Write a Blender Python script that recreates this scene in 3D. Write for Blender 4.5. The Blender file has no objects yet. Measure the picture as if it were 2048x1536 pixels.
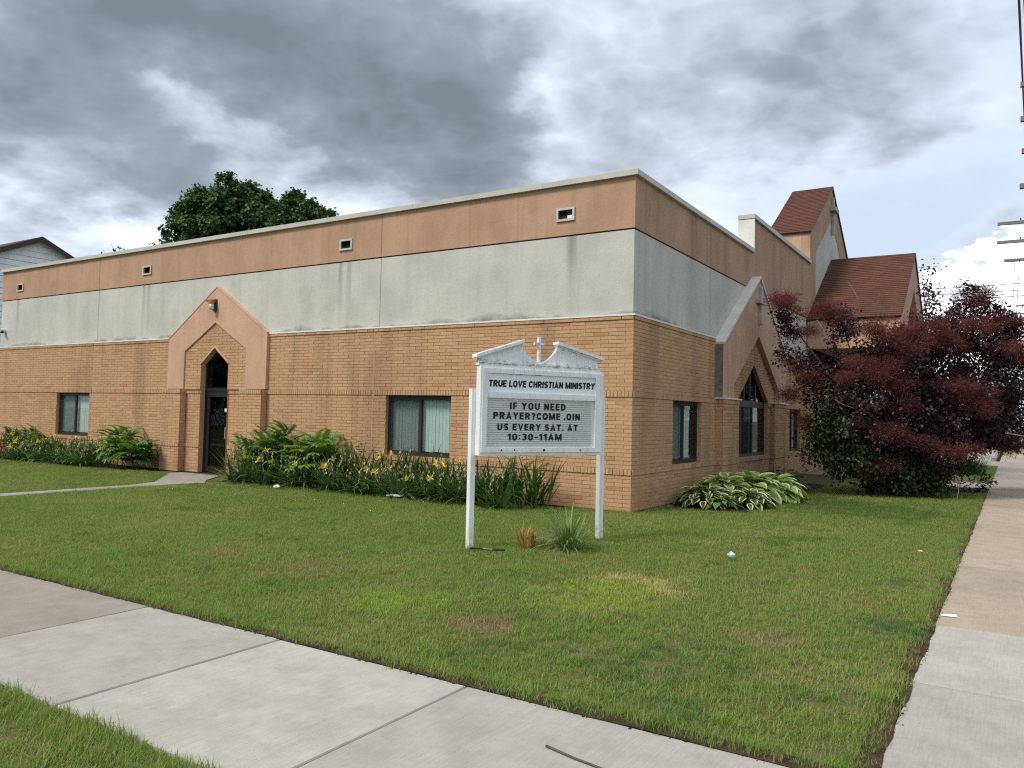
import bpy, math, random
import numpy as np
from mathutils import Vector, Matrix

rng = np.random.default_rng(7)
random.seed(7)
scene = bpy.context.scene
col = scene.collection

# ------------------------------------------------------------------ camera
EYE = np.array([5.414, -12.2965, 1.5876])
YAW, PITCH, ROLL = math.radians(32.472), math.radians(2.232), math.radians(1.3215)
_f = np.array([-math.sin(YAW) * math.cos(PITCH), math.cos(YAW) * math.cos(PITCH), math.sin(PITCH)])
_r = np.array([math.cos(YAW), math.sin(YAW), 0.0])
_u = np.cross(_r, _f)
_r2 = math.cos(ROLL) * _r + math.sin(ROLL) * _u
_u2 = -math.sin(ROLL) * _r + math.cos(ROLL) * _u
cam_data = bpy.data.cameras.new('camera')
cam_data.sensor_width = 36.0
cam_data.lens = 1578.8 / 2048 * 36.0
cam_data.clip_start = 0.05
cam_data.clip_end = 3000
cam = bpy.data.objects.new('camera', cam_data)
col.objects.link(cam)
cam.matrix_world = Matrix(((_r2[0], _u2[0], -_f[0], EYE[0]), (_r2[1], _u2[1], -_f[1], EYE[1]), (_r2[2], _u2[2], -_f[2], EYE[2]), (0, 0, 0, 1)))
scene.camera = cam

# ------------------------------------------------------------------ node helpers
class NT:
    """small wrapper round a node tree"""
    def __init__(s, tree):
        s.t = tree
    def new(s, kind, **kw):
        n = s.t.nodes.new(kind)
        for k, v in kw.items():
            setattr(n, k, v)
        return n
    def link(s, a, b):
        s.t.links.new(a, b)
    def put(s, sock, v):
        if v is None:
            return
        if isinstance(v, bpy.types.NodeSocket):
            s.link(v, sock)
        else:
            if sock.type == 'RGBA' and len(v) == 3:
                v = (*v, 1)
            sock.default_value = v
    def math(s, op, a, b=None, c=None, clamp=False):
        n = s.new('ShaderNodeMath', operation=op, use_clamp=clamp)
        for i, v in enumerate((a, b, c)):
            s.put(n.inputs[i], v)
        return n.outputs[0]
    def vmath(s, op, a, b=None):
        n = s.new('ShaderNodeVectorMath', operation=op)
        s.put(n.inputs[0], a)
        s.put(n.inputs[1], b)
        return n.outputs['Value'] if op in ('DOT_PRODUCT', 'LENGTH') else n.outputs[0]
    def mix(s, fac, a, b, mode='MIX'):
        n = s.new('ShaderNodeMix', data_type='RGBA', blend_type=mode)
        s.put(n.inputs[0], fac)
        s.put(n.inputs[6], a)
        s.put(n.inputs[7], b)
        return n.outputs[2]
    def noise(s, vec, scale, detail=3.0, rough=0.5, dist=0.0, color=False):
        n = s.new('ShaderNodeTexNoise')
        s.put(n.inputs['Vector'], vec)
        s.put(n.inputs['Scale'], scale)
        n.inputs['Detail'].default_value = detail
        n.inputs['Roughness'].default_value = rough
        n.inputs['Distortion'].default_value = dist
        return n.outputs['Color' if color else 'Fac']
    def ramp(s, fac, lo, hi, a=0.0, b=1.0, smooth=True):
        n = s.new('ShaderNodeMapRange', interpolation_type='SMOOTHSTEP' if smooth else 'LINEAR')
        s.put(n.inputs['Value'], fac)
        for k, v in (('From Min', lo), ('From Max', hi), ('To Min', a), ('To Max', b)):
            s.put(n.inputs[k], v)
        return n.outputs[0]
    def scale3(s, vec, sc):
        return s.vmath('MULTIPLY', vec, sc)
    def pos(s):
        return s.new('ShaderNodeNewGeometry').outputs['Position']
    def xyz(s, v):
        n = s.new('ShaderNodeSeparateXYZ')
        s.put(n.inputs[0], v)
        return n.outputs
    def comb(s, x, y, z):
        n = s.new('ShaderNodeCombineXYZ')
        for i, v in enumerate((x, y, z)):
            s.put(n.inputs[i], v)
        return n.outputs[0]
    def attr(s, name):
        return s.new('ShaderNodeAttribute', attribute_name=name).outputs['Fac']
    def bump(s, h, strength=0.3, dist=0.01):
        n = s.new('ShaderNodeBump')
        s.put(n.inputs['Height'], h)
        n.inputs['Strength'].default_value = strength
        n.inputs['Distance'].default_value = dist
        return n.outputs[0]

def material(name, rough=0.8, spec=0.3):
    m = bpy.data.materials.new(name)
    m.use_nodes = True
    t = NT(m.node_tree)
    b = m.node_tree.nodes['Principled BSDF']
    b.inputs['Roughness'].default_value = rough
    b.inputs['Specular IOR Level'].default_value = spec
    return m, t, b

# ------------------------------------------------------------------ sky, sun, exposure
# cloud masses: bearing, elevation, half-widths (degrees), how dense
SKY_BLOBS = [(-11, 22.5, 13, 5.5, 0.44), (-4, 19.5, 8, 5.0, 0.30), (-31, 19.5, 8, 5.5, 0.36), (-25, 25, 9, 3.5, 0.40), (-30, 13, 5, 3.0, 0.16),
             (-7, 27.5, 7, 3, 0.18), (-22, 16, 3.5, 2, 0.14), (15, 24, 8, 4.5, 0.14), (23, 20, 7, 4.0, 0.20),
             (-20, 19.0, 5.5, 1.7, -0.30), (-27, 11.8, 6, 2.4, -0.42), (3.5, 22, 2.4, 5, -0.22), (18, 14, 14, 3.6, -0.27), (32, 18, 4, 5, -0.22), (-16, 14.5, 6, 2.2, -0.20), (4, 17.5, 4, 2, 0.05)]
SUN_EL, SUN_AZ = math.radians(52), math.radians(207)      # azimuth clockwise from +Y
world = bpy.data.worlds.new('World')
scene.world = world
world.use_nodes = True
w = NT(world.node_tree)
for n in list(w.t.nodes):
    w.t.nodes.remove(n)
sky = w.new('ShaderNodeTexSky', sky_type='NISHITA')
sky.sun_disc = False
sky.sun_elevation = SUN_EL
sky.sun_rotation = SUN_AZ
sky.dust_density = 2.0
dirv = w.vmath('NORMALIZE', w.new('ShaderNodeTexCoord').outputs['Generated'])
dx, dy, dz = w.xyz(dirv)[:3]
# world-fixed bearings round which the cloud masses are laid out
FW = np.array([-math.sin(YAW), math.cos(YAW), 0.0])
RT = np.array([math.cos(YAW), math.sin(YAW), 0.0])
cf = w.vmath('DOT_PRODUCT', dirv, tuple(FW))
cr = w.vmath('DOT_PRODUCT', dirv, tuple(RT))
az = w.math('ARCTAN2', cr, cf)                               # bearing, radians
el = w.math('ARCSINE', dz)
# cloud layer coordinates: a flat deck overhead seen in perspective
inv = w.math('DIVIDE', 1.0, w.math('ADD', w.math('MAXIMUM', dz, 0.0), 0.28))
deck = w.comb(w.math('MULTIPLY', dx, inv), w.math('MULTIPLY', dy, inv), 0.0)
warp = w.noise(deck, 2.0, 4, 0.55, color=True)
wv = w.vmath('SUBTRACT', warp, (0.5, 0.5, 0.5))
wx, wy = w.xyz(wv)[:2]
fine = w.noise(deck, 5.5, 5, 0.6, 0.0, color=True)
fx_, fy_ = w.xyz(w.vmath('SUBTRACT', fine, (0.5, 0.5, 0.5)))[:2]
azw = w.math('ADD', az, w.math('ADD', w.math('MULTIPLY', wx, 0.26), w.math('MULTIPLY', fx_, 0.16)))
elw = w.math('ADD', el, w.math('ADD', w.math('MULTIPLY', wy, 0.17), w.math('MULTIPLY', fy_, 0.10)))
def blob(a0, e0, ra, re, amt):
    u = w.math('DIVIDE', w.math('SUBTRACT', azw, a0), ra)
    v = w.math('DIVIDE', w.math('SUBTRACT', elw, e0), re)
    d2 = w.math('ADD', w.math('MULTIPLY', u, u), w.math('MULTIPLY', v, v))
    return w.math('MULTIPLY', w.math('EXPONENT', w.math('MULTIPLY', d2, -1.0)), amt)
dens = w.noise(deck, 1.5, 7, 0.58, 0.25)
dens = w.ramp(dens, 0.25, 0.75, 0.30, 0.74, smooth=False)
DEG = math.pi / 180
for a0, e0, ra, re, amt in SKY_BLOBS:
    dens = w.math('ADD', dens, blob(a0 * DEG, e0 * DEG, ra * DEG, re * DEG, amt))
bw = w.vmath('ADD', deck, w.vmath('MULTIPLY', w.vmath('SUBTRACT', w.noise(deck, 3.0, 4, 0.6, color=True), (0.5, 0.5, 0.5)), (0.35, 0.35, 0.0)))
vor = w.new('ShaderNodeTexVoronoi', feature='F1')
w.link(bw, vor.inputs['Vector'])
vor.inputs['Scale'].default_value = 7.0
vor.inputs['Detail'].default_value = 2.0
vor.inputs['Roughness'].default_value = 0.55
dens = w.math('ADD', dens, w.math('MULTIPLY', w.math('SUBTRACT', 0.56, vor.outputs['Distance']), 0.16))
det = w.noise(deck, 9.0, 7, 0.60, 0.3)
dens = w.math('ADD', dens, w.math('MULTIPLY', w.math('SUBTRACT', det, 0.5), 0.20))
cr_ = w.new('ShaderNodeValToRGB')
w.link(dens, cr_.inputs[0])
els = cr_.color_ramp.elements
els[0].position, els[0].color = 0.10, (7.4, 7.85, 8.4, 1)
els[1].position, els[1].color = 1.0, (1.15, 1.35, 1.65, 1)
for p_, c_ in ((0.30, (5.2, 5.75, 6.45)), (0.50, (3.35, 3.8, 4.45)), (0.72, (1.85, 2.15, 2.6))):
    e_ = els.new(p_)
    e_.color = (*c_, 1)
# thin places, where the blue of the sky shows through a veil
skyc = w.mix(0.88, w.mix(1.0, sky.outputs[0], (1.5, 1.5, 1.5), 'MULTIPLY'), (3.45, 4.0, 4.75))
veil = w.math('ADD', blob(23 * DEG, 12 * DEG, 13 * DEG, 6.5 * DEG, 1.0), blob(34 * DEG, 20 * DEG, 7 * DEG, 10 * DEG, 0.6))
veil = w.math('MULTIPLY', veil, w.ramp(dens, 0.30, 0.62, 1.0, 0.0), clamp=True)
skycol = w.mix(veil, cr_.outputs[0], skyc)
# fair-weather cumulus low on the right
puff = w.math('ADD', blob(33 * DEG, 7.0 * DEG, 7.5 * DEG, 3.4 * DEG, 1.0), blob(25.5 * DEG, 7 * DEG, 4 * DEG, 2.8 * DEG, 0.8))
pn = w.noise(w.comb(w.math('MULTIPLY', az, 22.0), w.math('MULTIPLY', el, 30.0), 3.0), 1.0, 5, 0.5)
puff = w.ramp(w.math('ADD', puff, w.math('MULTIPLY', w.math('SUBTRACT', pn, 0.5), 0.9)), 0.48, 0.60)
skycol = w.mix(puff, skycol, w.mix(w.ramp(pn, 0.3, 0.6), (7.0, 7.5, 8.3), (10.5, 10.6, 10.7)))
bg = w.new('ShaderNodeBackground')
w.link(skycol, bg.inputs[0])
bg.inputs[1].default_value = 0.09
w.link(bg.outputs[0], w.new('ShaderNodeOutputWorld').inputs[0])

sun_data = bpy.data.lights.new('sun', 'SUN')
sun_data.energy = 1.5
sun_data.angle = math.radians(15)
sun_data.color = (1.0, 0.93, 0.83)
sun = bpy.data.objects.new('sun', sun_data)
col.objects.link(sun)
sd = Vector((math.sin(SUN_AZ) * math.cos(SUN_EL), math.cos(SUN_AZ) * math.cos(SUN_EL), math.sin(SUN_EL)))
sun.rotation_euler = sd.to_track_quat('Z', 'Y').to_euler()
scene.view_settings.view_transform = 'Standard'
scene.view_settings.look = 'None'
scene.view_settings.exposure = 1.08
scene.view_settings.gamma = 1.0
scene.view_settings.use_curve_mapping = False
scene.cycles.use_denoising = False
scene.cycles.pixel_filter_type = 'BLACKMAN_HARRIS'
scene.cycles.filter_width = 1.2
scene.cycles.max_bounces = 8
scene.cycles.transparent_max_bounces = 12

# ------------------------------------------------------------------ object helpers
def tag(o, label=None, cat=None, group=None, kind=None):
    for k, v in (('label', label), ('category', cat), ('group', group), ('kind', kind)):
        if v:
            o[k] = v
    return o

def empty(name, loc=(0, 0, 0), parent=None):
    o = bpy.data.objects.new(name, None)
    o.empty_display_size = 0.2
    o.location = loc
    col.objects.link(o)
    if parent is not None:
        o.parent = parent
    return o

def root_offset(parent):
    off = np.zeros(3)
    while parent is not None:
        off += np.array(parent.location)
        parent = parent.parent
    return off

def link_mesh(name, me, parent=None, kind=None):
    o = bpy.data.objects.new(name, me)
    col.objects.link(o)
    if parent is not None:
        o.parent = parent
    if kind:
        o['kind'] = kind
    return o

def np_mesh(name, V, F, mats, tint=None, midx=None, smooth=False):
    """V (n,3), F: list of index tuples or an (m,k) array"""
    me = bpy.data.meshes.new(name)
    V = np.asarray(V, np.float32).reshape(-1, 3)
    if isinstance(F, np.ndarray):
        k = F.shape[1]
        me.vertices.add(len(V))
        me.vertices.foreach_set('co', V.ravel())
        me.loops.add(F.size)
        me.loops.foreach_set('vertex_index', F.astype(np.int32).ravel())
        me.polygons.add(len(F))
        me.polygons.foreach_set('loop_start', np.arange(0, F.size, k, dtype=np.int32))
        me.polygons.foreach_set('loop_total', np.full(len(F), k, np.int32))
        me.update(calc_edges=True)
    else:
        me.from_pydata(V.tolist(), [], F)
    for m in (mats if isinstance(mats, (list, tuple)) else [mats]):
        me.materials.append(m)
    if tint is not None:
        a = me.attributes.new('tint', 'FLOAT', 'FACE')
        a.data.foreach_set('value', np.asarray(tint, np.float32))
    if midx is not None:
        me.polygons.foreach_set('material_index', np.asarray(midx, np.int32))
    if smooth:
        me.polygons.foreach_set('use_smooth', np.ones(len(me.polygons), bool))
    me.update()
    return me

class MB:
    """collects faces; build() links them as ONE mesh object"""
    def __init__(s):
        s.v, s.f, s.t, s.m = [], [], [], []
    def face(s, pts, tint=0.5, mi=0):
        b = len(s.v)
        s.v.extend([tuple(float(c) for c in p) for p in pts])
        s.f.append(tuple(range(b, b + len(pts))))
        s.t.append(tint)
        s.m.append(mi)
    def hexa(s, a, b, tint=0.5, mi=0):
        """a: 4 bottom/front corners in order, b: the 4 matching far corners"""
        n = len(s.v)
        s.v.extend([tuple(map(float, p)) for p in list(a) + list(b)])
        k = len(a)
        fs = [tuple(range(n + k - 1, n - 1, -1)), tuple(range(n + k, n + 2 * k))]
        for i in range(k):
            j = (i + 1) % k
            fs.append((n + i, n + j, n + k + j, n + k + i))
        s.f += fs
        s.t += [tint] * len(fs)
        s.m += [mi] * len(fs)
    def box(s, lo, hi, tint=0.5, mi=0):
        (x0, y0, z0), (x1, y1, z1) = lo, hi
        s.hexa([(x0, y0, z0), (x1, y0, z0), (x1, y1, z0), (x0, y1, z0)], [(x0, y0, z1), (x1, y0, z1), (x1, y1, z1), (x0, y1, z1)], tint, mi)
    def tube(s, pts, rad, n=6, tint=0.5, mi=0, cap=True):
        pts = [np.asarray(p, float) for p in pts]
        rad = rad if isinstance(rad, (list, tuple)) else [rad] * len(pts)
        b = len(s.v)
        prev = None
        for i, p in enumerate(pts):
            d = pts[min(i + 1, len(pts) - 1)] - pts[max(i - 1, 0)]
            d = d / (np.linalg.norm(d) + 1e-9)
            if prev is None:
                a = np.cross(d, (0, 0, 1) if abs(d[2]) < 0.9 else (1, 0, 0))
            else:
                a = prev - d * (prev @ d)
            a = a / (np.linalg.norm(a) + 1e-9)
            prev = a
            c = np.cross(d, a)
            for k in range(n):
                q = 2 * math.pi * k / n
                s.v.append(tuple(p + rad[i] * (math.cos(q) * a + math.sin(q) * c)))
        for i in range(len(pts) - 1):
            for k in range(n):
                k2 = (k + 1) % n
                s.f.append((b + i * n + k, b + i * n + k2, b + (i + 1) * n + k2, b + (i + 1) * n + k))
                s.t.append(tint)
                s.m.append(mi)
        if cap:
            s.f.append(tuple(b + k for k in range(n - 1, -1, -1)))
            s.f.append(tuple(b + (len(pts) - 1) * n + k for k in range(n)))
            s.t += [tint, tint]
            s.m += [mi, mi]
    def build(s, name, mats, parent=None, kind=None, smooth=False, tint=True):
        V = np.array(s.v, float).reshape(-1, 3) - root_offset(parent)
        me = np_mesh(name, V, s.f, mats, s.t if tint else None, s.m, smooth)
        return link_mesh(name, me, parent, kind)

class Frame:
    """a wall plane: u along the wall, z up, d out of the wall"""
    def __init__(s, o, u, n):
        s.o, s.u, s.n = np.array(o, float), np.array(u, float), np.array(n, float)
    def p(s, u, z, d=0.0):
        return s.o + s.u * u + s.n * d + np.array((0, 0, z))
    def box(s, mb, u0, u1, z0, z1, d0, d1, tint=0.5, mi=0):
        mb.hexa([s.p(u0, z0, d0), s.p(u1, z0, d0), s.p(u1, z0, d1), s.p(u0, z0, d1)], [s.p(u0, z1, d0), s.p(u1, z1, d0), s.p(u1, z1, d1), s.p(u0, z1, d1)], tint, mi)
    def prism(s, mb, poly, d0, d1, tint=0.5, mi=0):
        mb.hexa([s.p(u, z, d1) for u, z in poly], [s.p(u, z, d0) for u, z in poly], tint, mi)
    def ring(s, mb, outer, inner, d0, d1, tint=0.5, mi=0, closed=True):
        """a flat band between two polygons with the same number of corners, extruded d0..d1"""
        n = len(outer)
        for i in range(n if closed else n - 1):
            j = (i + 1) % n
            s.prism(mb, [outer[i], outer[j], inner[j], inner[i]], d0, d1, tint, mi)
    def panel(s, mb, u0, u1, z0, z1, d0, d1, holes=(), tint=0.5, mi=0):
        us = sorted({u0, u1, *[h[0] for h in holes], *[h[1] for h in holes]})
        zs = sorted({z0, z1, *[h[2] for h in holes], *[h[3] for h in holes]})
        for a, b in zip(us, us[1:]):
            for c, e in zip(zs, zs[1:]):
                if any(h[0] <= a and b <= h[1] and h[2] <= c and e <= h[3] for h in holes):
                    continue
                mb.face([s.p(a, c, d1), s.p(b, c, d1), s.p(b, e, d1), s.p(a, e, d1)], tint, mi)
                mb.face([s.p(a, c, d0), s.p(a, e, d0), s.p(b, e, d0), s.p(b, c, d0)], tint, mi)
        for (a, b, c, e) in [(u0, u1, z0, z1)] + [h[:4] for h in holes]:
            q = [(a, c), (b, c), (b, e), (a, e)]
            for i in range(4):
                (ua, za), (ub, zb) = q[i], q[(i + 1) % 4]
                mb.face([s.p(ua, za, d1), s.p(ub, zb, d1), s.p(ub, zb, d0), s.p(ua, za, d0)], tint, mi)

LW = Frame((0, 0, 0), (-1, 0, 0), (0, -1, 0))     # long wall, facing the front street
RW = Frame((0, 0, 0), (0, 1, 0), (1, 0, 0))       # side wall, facing the side street
# ------------------------------------------------------------------ materials
def simple(name, c, rough=0.7, spec=0.3, var=0.12, scale=6.0, bump=0.0, bscale=80.0, metallic=0.0):
    m, t, b = material(name, rough, spec)
    P = t.pos()
    n = t.noise(P, scale, 5, 0.6)
    f = t.ramp(n, 0.25, 0.75, 1 - var, 1 + var)
    t.put(b.inputs['Base Color'], t.mix(1.0, c, t.comb(f, f, f), 'MULTIPLY'))
    b.inputs['Metallic'].default_value = metallic
    if bump:
        t.put(b.inputs['Normal'], t.bump(t.noise(P, bscale, 3), bump, 0.004))
    return m

def brick_material():
    m, t, b = material('tan_brick', 0.88, 0.2)
    P = t.pos()
    ti = t.attr('tint')
    c = t.mix(ti, BRICK_A, BRICK_B)
    c = t.mix(t.ramp(ti, 0.90, 1.0), c, (0.46, 0.22, 0.125))
    big = t.noise(t.scale3(P, (0.5, 0.5, 0.35)), 1.0, 4, 0.6)
    c = t.mix(t.ramp(big, 0.50, 0.78, 0.0, 0.45), c, (0.30, 0.175, 0.10))
    blot = t.noise(t.scale3(P, (1.6, 1.6, 0.25)), 1.0, 3, 0.5)
    c = t.mix(t.ramp(blot, 0.50, 0.68, 0.0, 0.62), c, (0.33, 0.195, 0.118))
    fine = t.noise(P, 38, 5, 0.65)
    f = t.ramp(fine, 0.2, 0.8, 0.80, 1.18)
    c = t.mix(1.0, c, t.comb(f, f, f), 'MULTIPLY')
    z = t.xyz(P)[2]
    low_patch = t.math('MULTIPLY', t.ramp(z, 0.0, 0.5, 1.0, 0.0), t.ramp(t.noise(P, 2.2, 4), 0.35, 0.65))  # patchy red-brown, denser towards the foot of the wall
    c = t.mix(t.math('MULTIPLY', low_patch, 0.45), c, (0.27, 0.13, 0.09))
    lime = t.ramp(t.noise(t.scale3(P, (1.5, 1.5, 4.0)), 2.4, 5, 0.7), 0.70, 0.80, 0.0, 0.5)
    c = t.mix(lime, c, (0.55, 0.45, 0.36))
    t.put(b.inputs['Base Color'], c)
    t.put(b.inputs['Normal'], t.bump(t.noise(P, 120, 3), 0.35, 0.003))
    return m
BRICK_A, BRICK_B = (0.555, 0.345, 0.190), (0.47, 0.282, 0.150)
M_brick = brick_material()
M_mortar = simple('mortar', (0.41, 0.27, 0.170), 0.95, 0.1, 0.3, 3.0, 0.3)

def stucco(name, c, dirt, streak, mold=0.0, moldz=3.34):
    m, t, b = material(name, 0.93, 0.15)
    P = t.pos()
    n1 = t.noise(P, 0.8, 5, 0.6)
    f = t.ramp(n1, 0.25, 0.75, 0.90, 1.08)
    cc = t.mix(1.0, c, t.comb(f, f, f), 'MULTIPLY')
    x, y, z = t.xyz(P)[:3]
    # rain streaks run straight down; the side wall (x above zero) has more of them
    s1 = t.noise(t.scale3(P, (7.0, 7.0, 0.30)), 1.0, 5, 0.65)
    s2 = t.noise(t.scale3(P, (2.2, 2.2, 0.22)), 1.0, 3, 0.5)
    side = t.ramp(y, 0.05, 0.10, 0.45, 1.0)
    st = t.math('MULTIPLY', t.ramp(s1, 0.42, 0.74), t.ramp(s2, 0.30, 0.65))
    cc = t.mix(t.math('MULTIPLY', t.math('MULTIPLY', st, streak), side), cc, dirt)
    grime = t.ramp(t.noise(t.scale3(P, (1.2, 1.2, 0.7)), 1.3, 5, 0.62), 0.42, 0.72)
    cc = t.mix(t.math('MULTIPLY', grime, 0.28), cc, dirt)
    if mold:
        h = t.math('SUBTRACT', z, moldz)
        mn = t.noise(P, 3.2, 6, 0.7)
        reach = t.ramp(t.noise(t.scale3(P, (0.7, 0.7, 0.1)), 1.3, 3), 0.35, 0.75, 0.035, 0.20)
        ml = t.math('MULTIPLY', t.math('SUBTRACT', 1.0, t.math('DIVIDE', h, reach), clamp=True), t.ramp(mn, 0.28, 0.60))
        cc = t.mix(t.math('MULTIPLY', ml, mold), cc, (0.075, 0.08, 0.065))
        # runs below the four scuppers
        for xs in (-1.27, -1.2, -6.64, -6.9, -13.86, -14.08, -20.66):
            w_ = t.math('ABSOLUTE', t.math('SUBTRACT', t.math('ADD', x, t.math('MULTIPLY', t.math('SUBTRACT', t.noise(P, 3.0, 3), 0.5), 0.06)), xs))
            run = t.math('MULTIPLY', t.ramp(w_, 0.02, 0.10, 1.0, 0.0), t.ramp(z, 3.5, 5.0, 0.06, 0.45))
            run = t.math('MULTIPLY', run, t.ramp(y, 0.06, 0.08, 1.0, 0.0))
            cc = t.mix(run, cc, (0.16, 0.155, 0.13))
    gr = t.noise(P, 60, 4, 0.7)
    g = t.ramp(gr, 0.25, 0.75, 0.90, 1.08)
    cc = t.mix(1.0, cc, t.comb(g, g, g), 'MULTIPLY')
    t.put(b.inputs['Base Color'], cc)
    t.put(b.inputs['Normal'], t.bump(t.math('ADD', t.noise(P, 45, 4, 0.7), t.math('MULTIPLY', t.noise(P, 6, 2), 1.5)), 0.5, 0.006))
    return m
M_orange = stucco('orange_stucco', (0.475, 0.30, 0.20), (0.23, 0.155, 0.105), 0.7)
M_grey = stucco('grey_stucco', (0.545, 0.535, 0.485), (0.34, 0.335, 0.30), 0.5, 0.9)
M_peach = stucco('peach_stucco', (0.60, 0.375, 0.255), (0.28, 0.195, 0.14), 0.5)
M_groove = simple('dark_red_groove', (0.11, 0.04, 0.035), 0.9)
M_cream = simple('cream_metal', (0.50, 0.49, 0.43), 0.5, 0.4, 0.10, 2.0)
M_creampale = simple('pale_cream_metal', (0.70, 0.69, 0.61), 0.5, 0.4, 0.10, 2.0)
M_white = simple('white_trim', (0.70, 0.70, 0.67), 0.5, 0.4, 0.10, 3.0)
M_crossgrey = simple('weathered_grey_trim', (0.42, 0.41, 0.37), 0.8, 0.2, 0.25, 5.0)
M_bronze = simple('dark_bronze_frame', (0.028, 0.024, 0.026), 0.45, 0.4, 0.2, 4.0)
M_black = simple('black_frame', (0.010, 0.010, 0.013), 0.4, 0.5)
M_inside = simple('interior_shade', (0.012, 0.012, 0.013), 0.95, 0.1)  # shade of the unlit rooms put into a near-black colour
M_blind = simple('pale_vertical_blind', (0.62, 0.72, 0.68), 0.7, 0.3, 0.05)
M_blind_grey = simple('grey_vertical_blind', (0.36, 0.40, 0.40), 0.7, 0.3, 0.05)
M_curtain = simple('beige_curtain', (0.40, 0.36, 0.30), 0.9, 0.2, 0.1)
M_roofdeck = simple('roof_membrane', (0.10, 0.10, 0.10), 0.9)

def glass_material():
    m, t, b = material('window_glass', 0.02, 0.5)
    out = m.node_tree.nodes['Material Output']
    tr = t.new('ShaderNodeBsdfTransparent')
    tr.inputs[0].default_value = (0.80, 0.86, 0.84, 1)
    gl = t.new('ShaderNodeBsdfGlossy')
    gl.inputs['Roughness'].default_value = 0.01
    fr = t.new('ShaderNodeFresnel')
    t.put(fr.inputs[0], t.math('ADD', 1.5, t.math('MULTIPLY', t.new('ShaderNodeNewGeometry').outputs['Backfacing'], 1 / 1.5 - 1.5)))
    mx = t.new('ShaderNodeMixShader')
    t.link(fr.outputs[0], mx.inputs[0])
    t.link(tr.outputs[0], mx.inputs[1])
    t.link(gl.outputs[0], mx.inputs[2])
    t.link(mx.outputs[0], out.inputs[0])
    return m
M_glass = glass_material()

def screen_material():
    m, t, b = material('insect_screen', 0.9, 0.1)
    out = m.node_tree.nodes['Material Output']
    tr = t.new('ShaderNodeBsdfTransparent')
    df = t.new('ShaderNodeBsdfDiffuse')
    df.inputs[0].default_value = (0.06, 0.065, 0.07, 1)
    mx = t.new('ShaderNodeMixShader')
    mx.inputs[0].default_value = 0.42
    t.link(tr.outputs[0], mx.inputs[1])
    t.link(df.outputs[0], mx.inputs[2])
    t.link(mx.outputs[0], out.inputs[0])
    return m
M_screen = screen_material()

def shingle_material():
    m, t, b = material('brown_shingle', 0.95, 0.1)
    P = t.pos()
    ti = t.attr('tint')
    c = t.mix(ti, (0.135, 0.062, 0.042), (0.105, 0.049, 0.034))
    n = t.ramp(t.noise(P, 90, 4, 0.7), 0.25, 0.75, 0.72, 1.28)
    c = t.mix(1.0, c, t.comb(n, n, n), 'MULTIPLY')
    big = t.ramp(t.noise(P, 0.9, 4), 0.45, 0.75, 0.0, 0.5)
    c = t.mix(big, c, (0.085, 0.055, 0.042))
    t.put(b.inputs['Base Color'], c)
    t.put(b.inputs['Normal'], t.bump(t.noise(P, 160, 3), 0.5, 0.003))
    return m
M_shingle = shingle_material()

def concrete(name, c, stain=(0.24, 0.20, 0.16), amt=0.3):
    m, t, b = material(name, 0.92, 0.2)
    P = t.pos()
    ti = t.attr('tint')
    k = t.ramp(ti, 0.0, 1.0, 0.92, 1.06)
    cc = t.mix(1.0, c, t.comb(k, k, k), 'MULTIPLY')
    n = t.ramp(t.noise(P, 3.1, 8, 0.72), 0.3, 0.72, 0.86, 1.08)
    cc = t.mix(1.0, cc, t.comb(n, n, n), 'MULTIPLY')
    cc = t.mix(t.ramp(t.noise(P, 0.9, 5, 0.65), 0.5, 0.75, 0.0, amt), cc, stain)
    broom = t.noise(t.scale3(P, (95.0, 4.0, 1.0)), 1.0, 3, 0.6)
    bb = t.ramp(broom, 0.3, 0.7, 0.93, 1.05)
    cc = t.mix(1.0, cc, t.comb(bb, bb, bb), 'MULTIPLY')
    g = t.ramp(t.noise(P, 210, 4, 0.75), 0.25, 0.8, 0.82, 1.12)
    cc = t.mix(1.0, cc, t.comb(g, g, g), 'MULTIPLY')
    spk = t.ramp(t.noise(P, 38, 2, 0.5), 0.66, 0.74, 0.0, 0.40)
    cc = t.mix(spk, cc, (0.16, 0.14, 0.12))
    t.put(b.inputs['Base Color'], cc)
    t.put(b.inputs['Normal'], t.bump(t.math('ADD', broom, t.noise(P, 150, 3)), 0.22, 0.003))
    return m
M_conc = concrete('pale_concrete', (0.40, 0.38, 0.335))
M_conc_tan = concrete('tan_concrete', (0.40, 0.325, 0.25), (0.22, 0.17, 0.13), 0.35)
M_conc_brown = concrete('brown_concrete', (0.32, 0.285, 0.24), (0.20, 0.165, 0.135), 0.5)
M_conc_grey = concrete('grey_concrete', (0.33, 0.31, 0.275), (0.2, 0.18, 0.15), 0.4)
M_soil = simple('dark_soil', (0.055, 0.036, 0.024), 1.0, 0.05, 0.45, 9.0, 0.6, 40)
M_asphalt = simple('asphalt', (0.05, 0.05, 0.052), 0.9, 0.2, 0.2, 3.0, 0.4, 90)

def ground_material(name, base, second, dry):
    m, t, b = material(name, 1.0, 0.05)
    P = t.pos()
    c = t.mix(t.ramp(t.noise(P, 0.35, 5), 0.35, 0.65), base, second)
    c = t.mix(t.ramp(t.noise(P, 16, 5, 0.7), 0.45, 0.7, 0.0, 0.55), c, dry)
    t.put(b.inputs['Base Color'], c)
    return m
M_turfsoil = ground_material('turf_soil', (0.10, 0.10, 0.036), (0.12, 0.11, 0.042), (0.13, 0.10, 0.055))
M_ground = ground_material('far_ground', (0.055, 0.085, 0.025), (0.075, 0.095, 0.03), (0.10, 0.09, 0.05))

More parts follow.
